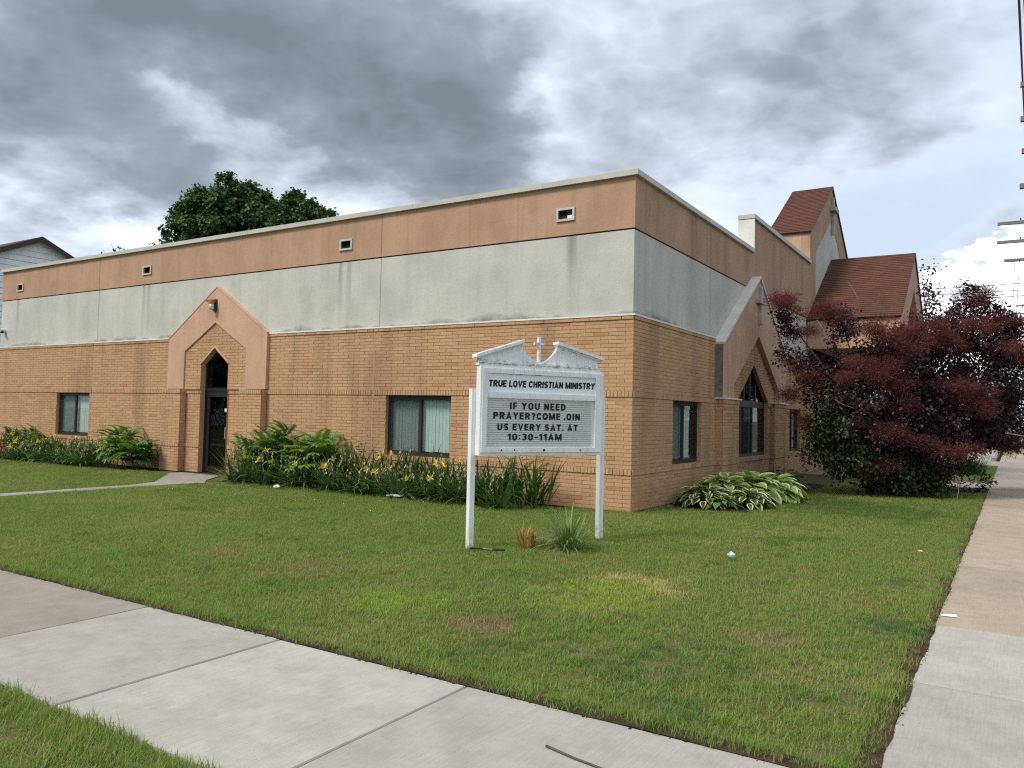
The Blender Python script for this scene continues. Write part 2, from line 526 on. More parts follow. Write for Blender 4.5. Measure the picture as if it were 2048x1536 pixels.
def grass_material():
    m, t, b = material('grass_blade', 0.55, 0.25)
    P = t.pos()
    rnd = t.new('ShaderNodeObjectInfo').outputs['Random']
    wn = t.new('ShaderNodeTexWhiteNoise', noise_dimensions='1D')
    t.put(wn.inputs['W'], t.math('MULTIPLY', rnd, 917.0))
    r2 = wn.outputs['Value']
    ti = t.attr('tint')
    c = t.mix(rnd, (0.200, 0.298, 0.055), (0.145, 0.240, 0.046))
    c = t.mix(t.math('MULTIPLY', ti, 0.8), c, (0.265, 0.355, 0.085))
    # patches are made of single tufts, so their borders are ragged
    def patch(f, lo, hi, amt, col_):
        k = t.ramp(f, lo, hi, 0.0, amt)
        k = t.ramp(t.math('SUBTRACT', k, t.math('MULTIPLY', r2, 0.75)), -0.12, 0.22, 0.0, 1.0)
        return t.mix(k, c, col_)
    c = patch(t.noise(P, 0.55, 4, 0.6), 0.42, 0.68, 0.75, (0.300, 0.330, 0.100))
    c = patch(t.noise(P, 2.4, 5, 0.65), 0.50, 0.72, 0.60, (0.295, 0.275, 0.115))
    c = patch(t.xyz(t.noise(P, 1.1, 4, 0.65, color=True))[1], 0.54, 0.70, 0.8, (0.110, 0.215, 0.042))
    c = patch(t.xyz(t.noise(P, 1.7, 4, 0.65, color=True))[0], 0.56, 0.72, 0.7, (0.195, 0.320, 0.050))
    def spot(x, y, r, col_, amt):
        d = t.vmath('LENGTH', t.vmath('SUBTRACT', t.vmath('ADD', t.vmath('MULTIPLY', P, (1, 1, 0)), t.vmath('MULTIPLY', t.vmath('SUBTRACT', t.noise(P, 2.0, 5, 0.65, color=True), (0.5, 0.5, 0.5)), (r * 1.8, r * 1.8, 0))), (x, y, 0)))
        k = t.ramp(t.math('SUBTRACT', t.ramp(d, r * 0.2, r * 1.1, amt, 0.0), t.math('MULTIPLY', r2, 0.6)), -0.10, 0.22, 0.0, 1.0)
        return t.mix(k, c, col_)
    for sp in LAWN_SPOTS:
        c = spot(*sp)
    dead = t.ramp(rnd, 0.90, 0.96)
    c = t.mix(t.math('MULTIPLY', dead, 0.8), c, (0.36, 0.29, 0.15))
    t.put(b.inputs['Base Color'], c)
    out = m.node_tree.nodes['Material Output']
    tl = t.new('ShaderNodeBsdfTranslucent')
    t.put(tl.inputs[0], t.mix(1.0, c, (1.1, 1.2, 0.7), 'MULTIPLY'))
    mx = t.new('ShaderNodeMixShader')
    mx.inputs[0].default_value = 0.35
    t.link(b.outputs[0], mx.inputs[1])
    t.link(tl.outputs[0], mx.inputs[2])
    t.link(mx.outputs[0], out.inputs[0])
    return m
LAWN_SPOTS = [(2.35, -5.3, 0.75, (0.56, 0.48, 0.20), 1.0), (2.3, -5.9, 0.9, (0.32, 0.40, 0.075), 0.9), (1.0, -7.1, 0.6, (0.28, 0.40, 0.065), 0.9),
              (3.9, -6.4, 0.45, (0.36, 0.31, 0.15), 0.6), (2.0, -7.3, 0.35, (0.36, 0.25, 0.15), 0.7), (-1.9, -6.6, 0.5, (0.34, 0.28, 0.13), 0.6), (-0.6, -6.7, 0.8, (0.31, 0.27, 0.11), 0.5),
              (3.4, -7.4, 0.9, (0.11, 0.20, 0.05), 0.4), (4.6, -5.4, 0.4, (0.08, 0.18, 0.055), 0.7), (3.0, 3.5, 2.2, (0.11, 0.19, 0.04), 0.7)]
M_grass = grass_material()

def leaf_material(name, a, b_, rough=0.5, spec=0.35, trans=0.25, glow=(1.1, 1.3, 0.6), noise_scale=3.0, third=None):
    m, t, b = material(name, rough, spec)
    ti = t.attr('tint')
    P = t.pos()
    c = t.mix(ti, a, b_)
    if third:
        c = t.mix(t.ramp(ti, 0.90, 0.99), c, third)
    n = t.ramp(t.noise(P, noise_scale, 4, 0.6), 0.3, 0.7, 0.75, 1.25)
    c = t.mix(1.0, c, t.comb(n, n, n), 'MULTIPLY')
    t.put(b.inputs['Base Color'], c)
    out = m.node_tree.nodes['Material Output']
    tl = t.new('ShaderNodeBsdfTranslucent')
    t.put(tl.inputs[0], t.mix(1.0, c, glow, 'MULTIPLY'))
    mx = t.new('ShaderNodeMixShader')
    mx.inputs[0].default_value = trans
    t.link(b.outputs[0], mx.inputs[1])
    t.link(tl.outputs[0], mx.inputs[2])
    t.link(mx.outputs[0], out.inputs[0])
    return m
M_maple = leaf_material('maple_leaf', (0.022, 0.060, 0.010), (0.060, 0.125, 0.020))
M_purple = leaf_material('smoke_bush_leaf', (0.040, 0.020, 0.025), (0.078, 0.037, 0.042), 0.42, 0.4, 0.18, (1.3, 0.7, 0.7), 2.0, (0.05, 0.075, 0.02))
M_greenbush = leaf_material('green_bush_leaf', (0.019, 0.040, 0.012), (0.050, 0.085, 0.024), 0.45, 0.4)
M_plume = leaf_material('smoke_plume', (0.155, 0.055, 0.054), (0.24, 0.098, 0.088), 0.95, 0.05, 0.35, (1.2, 0.8, 0.8), 4.0)
M_iris = leaf_material('iris_leaf', (0.055, 0.120, 0.036), (0.130, 0.215, 0.070), 0.38, 0.45, 0.15)
M_frond = leaf_material('sumac_leaf', (0.110, 0.215, 0.040), (0.170, 0.285, 0.060), 0.45, 0.4, 0.3)
M_weed = leaf_material('weed_leaf', (0.095, 0.180, 0.045), (0.150, 0.245, 0.065), 0.5, 0.35)
M_hosta_g = leaf_material('hosta_green', (0.34, 0.46, 0.10), (0.24, 0.37, 0.085), 0.4, 0.45, 0.2)
M_hosta_c = leaf_material('hosta_cream_edge', (0.66, 0.72, 0.32), (0.72, 0.76, 0.44), 0.4, 0.45, 0.2)
M_hosta_d = leaf_material('hosta_dark', (0.045, 0.09, 0.03), (0.075, 0.13, 0.04), 0.4, 0.45, 0.2)
M_lily = leaf_material('lily_leaf', (0.12, 0.21, 0.05), (0.30, 0.37, 0.16), 0.4, 0.4, 0.2)
M_dry = leaf_material('withered_leaf', (0.40, 0.21, 0.035), (0.50, 0.34, 0.12), 0.7, 0.2, 0.2, (1.1, 0.9, 0.5))
M_yellow = leaf_material('yellow_petal', (0.85, 0.66, 0.07), (0.88, 0.75, 0.20), 0.6, 0.2, 0.3, (1.1, 1.0, 0.6))
M_spent = leaf_material('spent_bloom', (0.44, 0.35, 0.21), (0.56, 0.52, 0.34), 0.9, 0.1, 0.1, (1, 1, 0.8))
M_stem = simple('green_stem', (0.07, 0.11, 0.035), 0.6)
M_bark = simple('grey_bark', (0.11, 0.09, 0.075), 0.95, 0.1, 0.35, 12.0, 0.8, 40)
M_redleaf = leaf_material('rusty_leaf', (0.23, 0.075, 0.045), (0.32, 0.13, 0.08), 0.7, 0.2, 0.2, (1.1, 0.8, 0.7))

# ------------------------------------------------------------------ the ground
def sheet(name, poly, z, mat, kind='structure', parent=None):
    mb = MB()
    mb.face([(x, y, z) for x, y in poly])
    return mb.build(name, mat, parent, kind)

g = sheet('ground', [(-500, -500), (500, -500), (500, 900), (-500, 900)], -0.16, M_ground)
def slabs(name, rects, kind='structure', z=0.0):
    """rects: (x0, x1, y0, y1, material)"""
    root = empty(name)
    root['kind'] = kind
    for (x0, x1, y0, y1, mt) in rects:
        gq = 0.005
        mb = MB()
        dzs = rng.uniform(-0.003, 0.003, 4)
        e = 0.006
        lo = [(x0 + gq, y0 + gq, -0.12), (x1 - gq, y0 + gq, -0.12), (x1 - gq, y1 - gq, -0.12), (x0 + gq, y1 - gq, -0.12)]
        sh = [(a, b_, z - 0.008 + d) for (a, b_, _), d in zip(lo, dzs)]
        cx, cy = (x0 + x1) / 2, (y0 + y1) / 2
        top = [(a + (e if a < cx else -e), b_ + (e if b_ < cy else -e), z + d) for (a, b_, _), d in zip(lo, dzs)]
        ti = rng.uniform(0, 1)
        for i in range(4):
            j = (i + 1) % 4
            mb.face([lo[i], lo[j], sh[j], sh[i]], ti)
            mb.face([sh[i], sh[j], top[j], top[i]], ti)
        mb.face(top, ti)
        mb.build('paving_slab', mt, root)
    bb = MB()
    for (x0, x1, y0, y1, mt) in rects:
        bb.face([(x0, y0, -0.05), (x1, y0, -0.05), (x1, y1, -0.05), (x0, y1, -0.05)])
    bb.build('joint_bed', M_soil, root)
    return root
SY0, SY1 = -10.0, -8.47          # front walk
SX0, SX1 = 4.875, 6.40           # side walk
fx = [-24.5, -22.9, -21.3, -19.7, -18.1, -16.5, -14.9, -13.3, -11.7, -10.05, -8.45, -6.9, -5.3, -3.65, -2.05, -0.38, 1.135, 2.72, SX0]
rects = []
for a, b_ in zip(fx, fx[1:]):
    rects.append((a, b_, SY0, SY1, M_conc if a > -0.5 else M_conc_brown))
slabs('front_sidewalk', rects)
ry = [SY0, -8.42, -6.775, -5.115, -3.63, -1.93, -0.48, 1.1, 2.7, 4.3, 5.9, 7.5, 9.1, 10.7, 12.3, 13.9, 15.5, 17.1, 18.7, 20.3, 21.9, 23.5, 25.1]
rects = [(SX0, SX1, a, b_, M_conc if a < -5.2 else (M_conc_tan if a < 10 else M_conc_brown)) for a, b_ in zip(ry, ry[1:])]
slabs('side_sidewalk', rects)
yy = 29.3
rects = []
while yy < 110:
    rects.append((SX0, SX1, yy, yy + 3.2, M_conc_tan))
    yy += 3.2
slabs('far_sidewalk', rects)
# pavement corner in front of the camera, driveway apron and parking lot beyond the church
slabs('corner_pavement', [(2.72, SX0, -11.6, SY0, M_conc), (SX0, SX1, -11.6, SY0, M_conc), (2.72, SX0, -13.2, -11.6, M_conc), (SX0, SX1, -13.2, -11.6, M_conc)])
slabs('driveway', [(2.0, 8.4, 25.1, 29.3, M_conc_grey)])
sheet('parking_lot', [(-18, 24), (2.0, 24), (2.0, 25.1), (2.0, 29.3), (4.5, 29.3), (4.5, 62), (-18, 62)], -0.04, M_conc)
kb = MB()
for i in range(9):
    kb.box((4.52, 30 + i * 2.2, -0.1), (4.72, 32.1 + i * 2.2, 0.13))
kb.build('kerb', M_conc_grey, None, 'structure')
kb = MB()
kb.box((8.4, -10.5, -0.14), (8.55, 110, 0.0))
kb.box((-40, -13.35, -0.14), (6.2, -13.2, 0.0))
kb.build('street_kerb', M_conc_grey, None, 'structure')
sheet('side_street', [(8.55, -13.4), (17.5, -13.4), (17.5, 300), (8.55, 300)], -0.13, M_asphalt)
sheet('front_street', [(-60, -21.5), (60, -21.5), (60, -13.4), (-60, -13.4)], -0.134, M_asphalt)
# entry path: a strip from the front walk to a landing at the pointed door
pr = empty('entry_path')
pr['kind'] = 'structure'
def slab_poly(poly, mt):
    mb = MB()
    mb.hexa([(x, y, -0.1) for x, y in poly], [(x, y, 0.0) for x, y in poly], rng.uniform(0, 1))
    mb.build('paving_slab', mt, pr)
ycut = [SY1, -7.0, -5.5, -4.0, -2.9]
for a, b_ in zip(ycut, ycut[1:]):
    slab_poly([(-9.6, a + 0.006), (-9.17, a + 0.006), (-9.17, b_ - 0.006), (-9.6, b_ - 0.006)], M_conc_grey)
slab_poly([(-9.6, -2.894), (-9.17, -2.894), (-9.17, -2.2), (-9.05, -1.6), (-9.6, -1.15), (-9.9, -2.2)], M_conc_grey)
slab_poly([(-9.915, -2.19), (-9.612, -1.14), (-10.3, -0.28), (-11.75, -0.28), (-11.75, -0.6)], M_conc_grey)
# walk to the porch
slabs('porch_walk', [(2.7, 4.87, 11.2, 13.2, M_conc_grey)])
slabs('porch_floor', [(0.0, 2.7, 13.0, 17.0, M_conc_grey), (0.0, 2.7, 17.0, 21.0, M_conc_grey)])
# ------------------------------------------------------------------ the church
church = empty('church_building', (0, 0, 0))
tag(church, 'low tan brick and stucco church with flat parapet, steep brown roofed tower and gabled porch', 'church')
COURSE = 0.0677
ZB, ZA, ZT = 0.609, 1.930, 3.25
ROWS = [(i * COURSE, (i + 1) * COURSE, 'run') for i in range(9)] + [(ZB, ZB + 0.1016, 'soldier')]
ROWS += [(ZB + 0.1016 + i * COURSE, ZB + 0.1016 + (i + 1) * COURSE, 'run') for i in range(18)] + [(ZA, ZA + 0.1016, 'soldier')]
ROWS += [(ZA + 0.1016 + i * COURSE, ZA + 0.1016 + (i + 1) * COURSE, 'run') for i in range(18)] + [(ZT, ZT + 0.066, 'proud')]
ROWS_PANEL = [r for r in ROWS[:-1]] + [(ZT + i * COURSE, ZT + (i + 1) * COURSE, 'run') for i in range(8)]
BRICKS = []
MORT = MB()

def rect(u0, u1, z0, z1):
    return lambda z: (u0, u1) if z0 - 1e-6 <= z <= z1 + 1e-6 else None
def house(u0, u1, z0, zs, za):
    c = (u0 + u1) / 2
    def f(z):
        if z < z0 - 1e-6 or z > za:
            return None
        if z <= zs:
            return (u0, u1)
        k = (za - z) / (za - zs)
        return (c - (c - u0) * k, c + (u1 - c) * k)
    f.apex = (c, za)
    return f

def segments(u0, u1, zb, zt, openings):
    """clear stretches of a course: (left at bottom, right at bottom, left at top, right at top)"""
    cuts = []
    for f in openings:
        b_, t_ = f(zb + 0.004), f(zt - 0.004)
        if b_ is None and t_ is None:
            continue
        c = getattr(f, 'apex', None)
        if b_ is None or t_ is None:
            if c is None:
                b_ = t_ = b_ or t_
            else:
                b_, t_ = b_ or (c[0], c[0]), t_ or (c[0], c[0])
        cuts.append((b_[0], b_[1], t_[0], t_[1]))
    cuts.sort()
    out, lb, lt = [], u0, u0
    for a, b_, c, d in cuts:
        out.append((lb, a, lt, c))
        lb, lt = max(lb, b_), max(lt, d)
    out.append((lb, u1, lt, u1))
    return [s for s in out if max(s[1] - s[0], s[3] - s[2]) > 0.02]

def brick_wall(fr, u0, u1, openings=(), rows=ROWS, d=0.0, clip=None, backing=True, zmax=None, shift=0.0):
    J = 0.0042
    for ri, (zb, zt, kind) in enumerate(rows):
        if zmax is not None and zb > zmax - 0.01:
            break
        a0, a1, c0, c1 = u0, u1, u0, u1
        if clip is not None:
            b_, t_ = clip(zb + 0.002), clip(zt - 0.002)
            if b_ is None:
                continue
            t_ = t_ or (clip.apex[0], clip.apex[0])
            a0, a1, c0, c1 = max(u0, b_[0]), min(u1, b_[1]), max(u0, t_[0]), min(u1, t_[1])
        for (lb, rb, lt, rt) in segments(u0, u1, zb, zt, openings):
            lb, rb, lt, rt = max(lb, a0), min(rb, a1), max(lt, c0), min(rt, c1)
            if max(rb - lb, rt - lt) < 0.02:
                continue
            if backing:
                MORT.face([fr.p(lb, zb, d - 0.007), fr.p(rb, zb, d - 0.007), fr.p(max(rt, lt), zt, d - 0.007), fr.p(lt, zt, d - 0.007)])
            L = COURSE if kind == 'soldier' else 0.305
            off = 0.0 if kind == 'soldier' else ((ri % 2) * 0.1525 + (0.0 if kind == 'run' else 0.07) + shift)
            k = math.floor((min(lb, lt) - u0 - off) / L)
            while True:
                s = u0 + off + k * L
                k += 1
                if s > max(rb, rt):
                    break
                b0, b1 = max(s, lb), min(s + L, rb)
                t0, t1 = max(s, lt), min(s + L, rt)
                if max(b1 - b0, t1 - t0) < 0.03:
                    continue
                if b1 < b0 + 0.012:
                    b0 = b1 = (b0 + b1) / 2 if abs(b1 - b0) < 0.2 else b1
                    b0 -= 0.006; b1 += 0.006
                if t1 < t0 + 0.012:
                    m_ = min(max((t0 + t1) / 2, lt), rt) if rt >= lt else (lt + rt) / 2
                    t0, t1 = m_ - 0.006, m_ + 0.006
                proud = d + (0.018 if kind != 'run' else 0.0) + rng.uniform(-0.0012, 0.0012)
                jb = J if b1 - b0 > 0.02 else 0
                jt = J if t1 - t0 > 0.02 else 0
                BRICKS.append((fr, b0 + jb, b1 - jb, t0 + jt, t1 - jt, zb + J, zt - J * 0.9, proud, d))

def pier(fr, u0, u1, d, rows=ROWS, zmax=2.032):
    f2 = Frame(fr.p(0, 0, d), fr.u, fr.n)
    brick_wall(f2, u0, u1, (), rows, 0.0, zmax=zmax)
    brick_wall(Frame(fr.p(u0, 0, -0.002), fr.n, -fr.u), 0.0, d - 0.0105, (), rows, 0.0, zmax=zmax)
    brick_wall(Frame(fr.p(u1, 0, d - 0.0125), -fr.n, fr.u), 0.0, d - 0.0105, (), rows, 0.0, zmax=zmax)

DOOR_C = 10.95
LEFT_WIN, MID_WIN, SIDE_WIN, FAR_WIN = (16.42, 18.12, 0.711, 1.90), (3.81, 5.47, 0.711, 1.90), (1.885, 3.48, 0.711, 1.90), (11.03, 12.36, 0.711, 1.90)
def rw(wn):
    return rect(wn[0], wn[1], wn[2], ZA)
LEN_L, LEN_R = 21.66, 26.0
door_hole = house(10.44, 11.46, -0.2, 2.70, 3.02)
brick_wall(LW, 0.0, LEN_L, [rw(MID_WIN), rw(LEFT_WIN), rect(9.08, 12.82, 2.032, 9), rect(9.08, 9.84, -1, 2.032), rect(12.06, 12.82, -1, 2.032), door_hole,
                            rect(5.844, 5.856, -1, 9), rect(16.284, 16.296, -1, 9)])
panel_clip = house(9.77, 12.09, 2.0, 2.985, 3.66)
brick_wall(LW, 9.77, 12.09, [door_hole], [r for r in ROWS_PANEL if r[0] > 2.0], 0.045, clip=panel_clip)
pier(LW, 9.08, 9.84, 0.17)
pier(LW, 12.06, 12.82, 0.17)
GC = 7.12
gab_hole = house(5.82, 8.42, 0.711, 2.06, 2.94)
porch_door = house(15.9, 17.7, -0.1, 2.6, 3.3)
brick_wall(RW, 0.0125, LEN_R, [rw(SIDE_WIN), rw(FAR_WIN), rect(4.38, 9.86, -1, 9), rect(4.386, 4.398, -1, 9), porch_door])
brick_wall(RW, 5.55, 8.69, [gab_hole], [r for r in ROWS_PANEL if r[1] < 2.04], 0.06)
gclip = house(5.13, 9.11, 2.0, 2.37, 3.64)
brick_wall(RW, 5.13, 9.11, [gab_hole], [r for r in ROWS_PANEL if r[0] > 2.0], 0.06, clip=gclip)
pier(RW, 4.38, 5.55, 0.17)
pier(RW, 8.69, 9.86, 0.17)
for u0 in (13.25, 20.3):
    fp = Frame((2.55, 0, 0), (0, 1, 0), (1, 0, 0))
    brick_wall(fp, u0, u0 + 0.6, (), ROWS_PANEL + [(3.79, 3.84, 'run')], 0.0)
    brick_wall(Frame((2.0, u0, 0), (1, 0, 0), (0, -1, 0)), 0.0, 0.5375, (), ROWS_PANEL + [(3.79, 3.84, 'run')], 0.0)
    cb = MB()
    cb.box((2.0, u0 + 0.013, 0), (2.536, u0 + 0.588, 3.84))
    cb.build('porch_pier', M_mortar, church)

# the bricks that show largest are objects of their own; the rest are one part
def brick_size(b):
    fr, b0, b1, t0, t1, zb, zt, pr_, d = b
    c = fr.p((b0 + b1) / 2, (zb + zt) / 2, pr_)
    v = EYE - c
    dist = np.linalg.norm(v)
    return (b1 - b0 + t1 - t0) * (zt - zb) * max(0.0, (v / dist) @ fr.n) / dist ** 2
def seen_brick(b):
    fr, b0, b1, t0, t1, zb, zt, pr_, d = b
    c = fr.p((b0 + b1) / 2, (zb + zt) / 2, pr_)
    # behind the sign cabinet or the bed plants
    if fr is LW and 0.75 < -c[0] < 2.2 and 0.35 < zb < 2.6:
        return False
    if fr is LW and zb < 0.45 and 1.9 < -c[0] < 10.4:
        return False
    return abs((b1 - b0) - (t1 - t0)) < 0.002
order = sorted(range(len(BRICKS)), key=lambda i: -(brick_size(BRICKS[i]) if seen_brick(BRICKS[i]) else 0))
single = set(order[:300])
def brick_faces(L0, L1, T0, T1, H, depth):
    c = 0.0025
    f = [(L0 + c, c, 0), (L1 - c, c, 0), (T1 - c, H - c, 0), (T0 + c, H - c, 0)]
    e = [(L0, 0, -c), (L1, 0, -c), (T1, H, -c), (T0, H, -c)]
    g_ = [(L0, 0, -depth), (L1, 0, -depth), (T1, H, -depth), (T0, H, -depth)]
    fs = [f]
    for i in range(4):
        j = (i + 1) % 4
        fs.append([e[i], e[j], f[j], f[i]])
        fs.append([g_[i], g_[j], e[j], e[i]])
    return fs
def brick_tint():
    t_ = rng.beta(2, 2)
    return float(min(t_, 0.88)) if rng.random() > 0.05 else float(rng.uniform(0.92, 1.0))
brick_meshes = {}
mass = MB()
for i, b in enumerate(BRICKS):
    fr, b0, b1, t0, t1, zb, zt, pr_, d = b
    depth = pr_ - d + 0.0125
    if i in single:
        ti = round(brick_tint() * 6) / 6
        key = (round(b1 - b0, 2), round(zt - zb, 3), round(depth, 2), ti)
        me = brick_meshes.get(key)
        if me is None:
            mb = MB()
            for fc in brick_faces(0, key[0], 0, key[0], key[1], depth):
                mb.face(fc, ti)
            me = brick_meshes[key] = np_mesh('brick', mb.v, mb.f, M_brick, mb.t)
        o = link_mesh('brick', me, church)
        P0 = fr.p(b0, zb, pr_)
        o.matrix_local = Matrix(((fr.u[0], 0, fr.n[0], P0[0]), (fr.u[1], 0, fr.n[1], P0[1]), (0, 1, 0, P0[2]), (0, 0, 0, 1)))
    else:
        ti = brick_tint()
        for fc in brick_faces(b0, b1, t0, t1, zt - zb, depth):
            mass.face([fr.p(x, zb + y, pr_ + q) for x, y, q in fc], ti)
mass.build('brickwork', M_brick, church, 'stuff')
MORT.build('mortar', M_mortar, church)

# caulked control joints in the brick
M_caulk = simple('pale_caulk', (0.52, 0.42, 0.31), 0.8)
for u in (5.85, 16.29):
    cj = MB()
    LW.box(cj, u - 0.006, u + 0.006, 0.0, 3.25, -0.02, -0.004)
    cj.build('caulk_joint', M_caulk, church)
cj = MB()
RW.box(cj, 4.366, 4.384, 0.0, 3.25, -0.02, -0.001)
cj.build('caulk_joint', M_caulk, church)

# stucco bands; every panel between two joints is a part
GZ0, GZ1, OZ0, OZ1 = 3.335, 4.795, 4.822, 5.735
VENTS = [(-1.36, 5.195), (-6.74, 5.17), (-13.94, 5.185), (-20.52, 5.17)]
holes = [(-x - 0.15, -x + 0.15, z - 0.085, z + 0.085) for x, z in VENTS]
cuts = [0.0, 5.735, 16.19, LEN_L]
PT = 0.34      # parapet thickness
for a, b_ in zip(cuts, cuts[1:]):
    a2, b2 = (0.03 if a == 0 else a + 0.006), b_ - 0.006
    mb = MB(); LW.panel(mb, a2, b2, GZ0, GZ1, -PT, -0.03); mb.build('grey_stucco_panel', M_grey, church)
    mb = MB(); LW.panel(mb, 0.018 if a == 0 else a2, b2, OZ0, OZ1, -PT, -0.018, [h for h in holes if a < h[0] < b_]); mb.build('orange_stucco_panel', M_orange, church)
rc = [PT, 4.05, 7.15]
for a, b_ in zip(rc, rc[1:]):
    mb = MB(); RW.panel(mb, a + (0.006 if a > 1 else 0.001), b_ - 0.006, GZ0, GZ1, -PT, -0.03); mb.build('grey_stucco_panel', M_grey, church)
    mb = MB(); RW.panel(mb, a + (0.006 if a > 1 else 0.001), b_ - 0.006, OZ0, OZ1, -PT, -0.018); mb.build('orange_stucco_panel', M_orange, church)
mb = MB(); RW.panel(mb, 7.15, 10.4, GZ0, GZ1, -PT, -0.03); mb.build('grey_stucco_panel', M_grey, church)
mb = MB(); RW.panel(mb, 10.412, 13.64, GZ0, GZ1, -PT, -0.03); mb.build('grey_stucco_panel', M_grey, church)
mb = MB(); RW.panel(mb, 7.15, 10.4, OZ0, 6.56, -PT, -0.018); mb.build('orange_stucco_panel', M_orange, church)
mb = MB(); RW.panel(mb, 10.406, 13.64, OZ0, 6.56, -PT, -0.018); mb.build('orange_stucco_panel', M_orange, church)
gm = MB()
LW.box(gm, 0.05, LEN_L - 0.01, GZ1, OZ0, -PT + 0.01, -0.05)
RW.box(gm, 0.06, 13.64, GZ1, OZ0, -PT + 0.01, -0.05)
for u in cuts[1:3]:
    LW.box(gm, u - 0.006, u + 0.006, GZ0, OZ1, -PT + 0.01, -0.045)
gm.build('band_groove', M_groove, church)

# white flashing over the brick, cream coping on the parapet
for a, b_ in ((0.0, 1.55), (1.553, 4.5), (4.503, 9.07), (12.83, 17.0), (17.003, LEN_L)):
    mb = MB()
    LW.box(mb, a - (0.028 if a == 0 else 0), b_, 3.316, 3.350, -0.06, 0.028)
    mb.build('flashing', M_white, church)
for a, b_ in ((0.0, 3.5), (3.503, 4.30), (9.94, 13.2)):
    mb = MB()
    RW.box(mb, a + (-0.02 if a == 0 else 0), b_, 3.3165, 3.3495, -0.06, 0.0275)
    mb.build('flashing', M_white, church)
for a, b_ in ((0.0, 1.82), (1.823, 4.87), (4.873, 7.92), (7.923, 10.97), (10.973, 14.02), (14.023, 17.07), (17.073, 19.5), (19.503, LEN_L + 0.04)):
    mb = MB()
    LW.prism(mb, [(a - (0.045 if a == 0 else 0), OZ1 - 0.02), (b_, OZ1 - 0.02), (b_, OZ1 + 0.075), (a - (0.045 if a == 0 else 0), OZ1 + 0.075)], -PT - 0.04, 0.045)
    mb.build('coping', M_cream, church)
for a, b_ in ((-0.04, 3.0), (3.003, 7.15)):
    mb = MB()
    RW.box(mb, a, b_, OZ1 - 0.0195, OZ1 + 0.0745, -PT - 0.04, 0.0445)
    mb.build('coping', M_cream, church)
mb = MB()
RW.box(mb, 7.115, 13.63, 6.57, 6.675, -PT - 0.04, 0.045)
mb.build('coping', M_cream, church)
mb = MB()
RW.box(mb, 7.112, 7.149, OZ1 + 0.076, 6.549, -PT - 0.03, 0.036)
mb.build('parapet_end_cap', M_creampale, church)
# scuppers
for x, z in VENTS:
    vb = MB()
    s, h = 0.185, 0.12
    for (u0, u1, z0, z1) in ((-s, s, -h, -0.08), (-s, s, 0.08, h), (-s, -0.145, -0.08, 0.08), (0.145, s, -0.08, 0.08)):
        LW.box(vb, -x + u0, -x + u1, z + z0, z + z1, -0.017, 0.012)
    sc = vb.build('scupper', M_cream, church)
    lb_ = MB()
    LW.panel(lb_, -x - 0.149, -x + 0.149, z - 0.084, z + 0.084, -PT + 0.01, -0.03, [(-x - 0.14, -x + 0.14, z - 0.075, z + 0.075)])
    lb_.build('sleeve', M_bronze, sc)
# flat roof, back and end walls
mb = MB()
mb.box((-LEN_L + 0.3, 0.3, 4.90), (-0.35, 26, 4.98))
mb.build('roof_deck', M_roofdeck, church)
mb = MB()
mb.box((-LEN_L, 0.36, 0), (-LEN_L + 0.3, 26, OZ1 - 0.03))
mb.box((-LEN_L + 0.3, 25.7, 0), (-0.01, 26, OZ1 - 0.03))
mb.box((-0.35, 20.5, 3.3), (-0.03, 25.7, OZ1 - 0.03))
mb.build('rear_wall', M_grey, church)

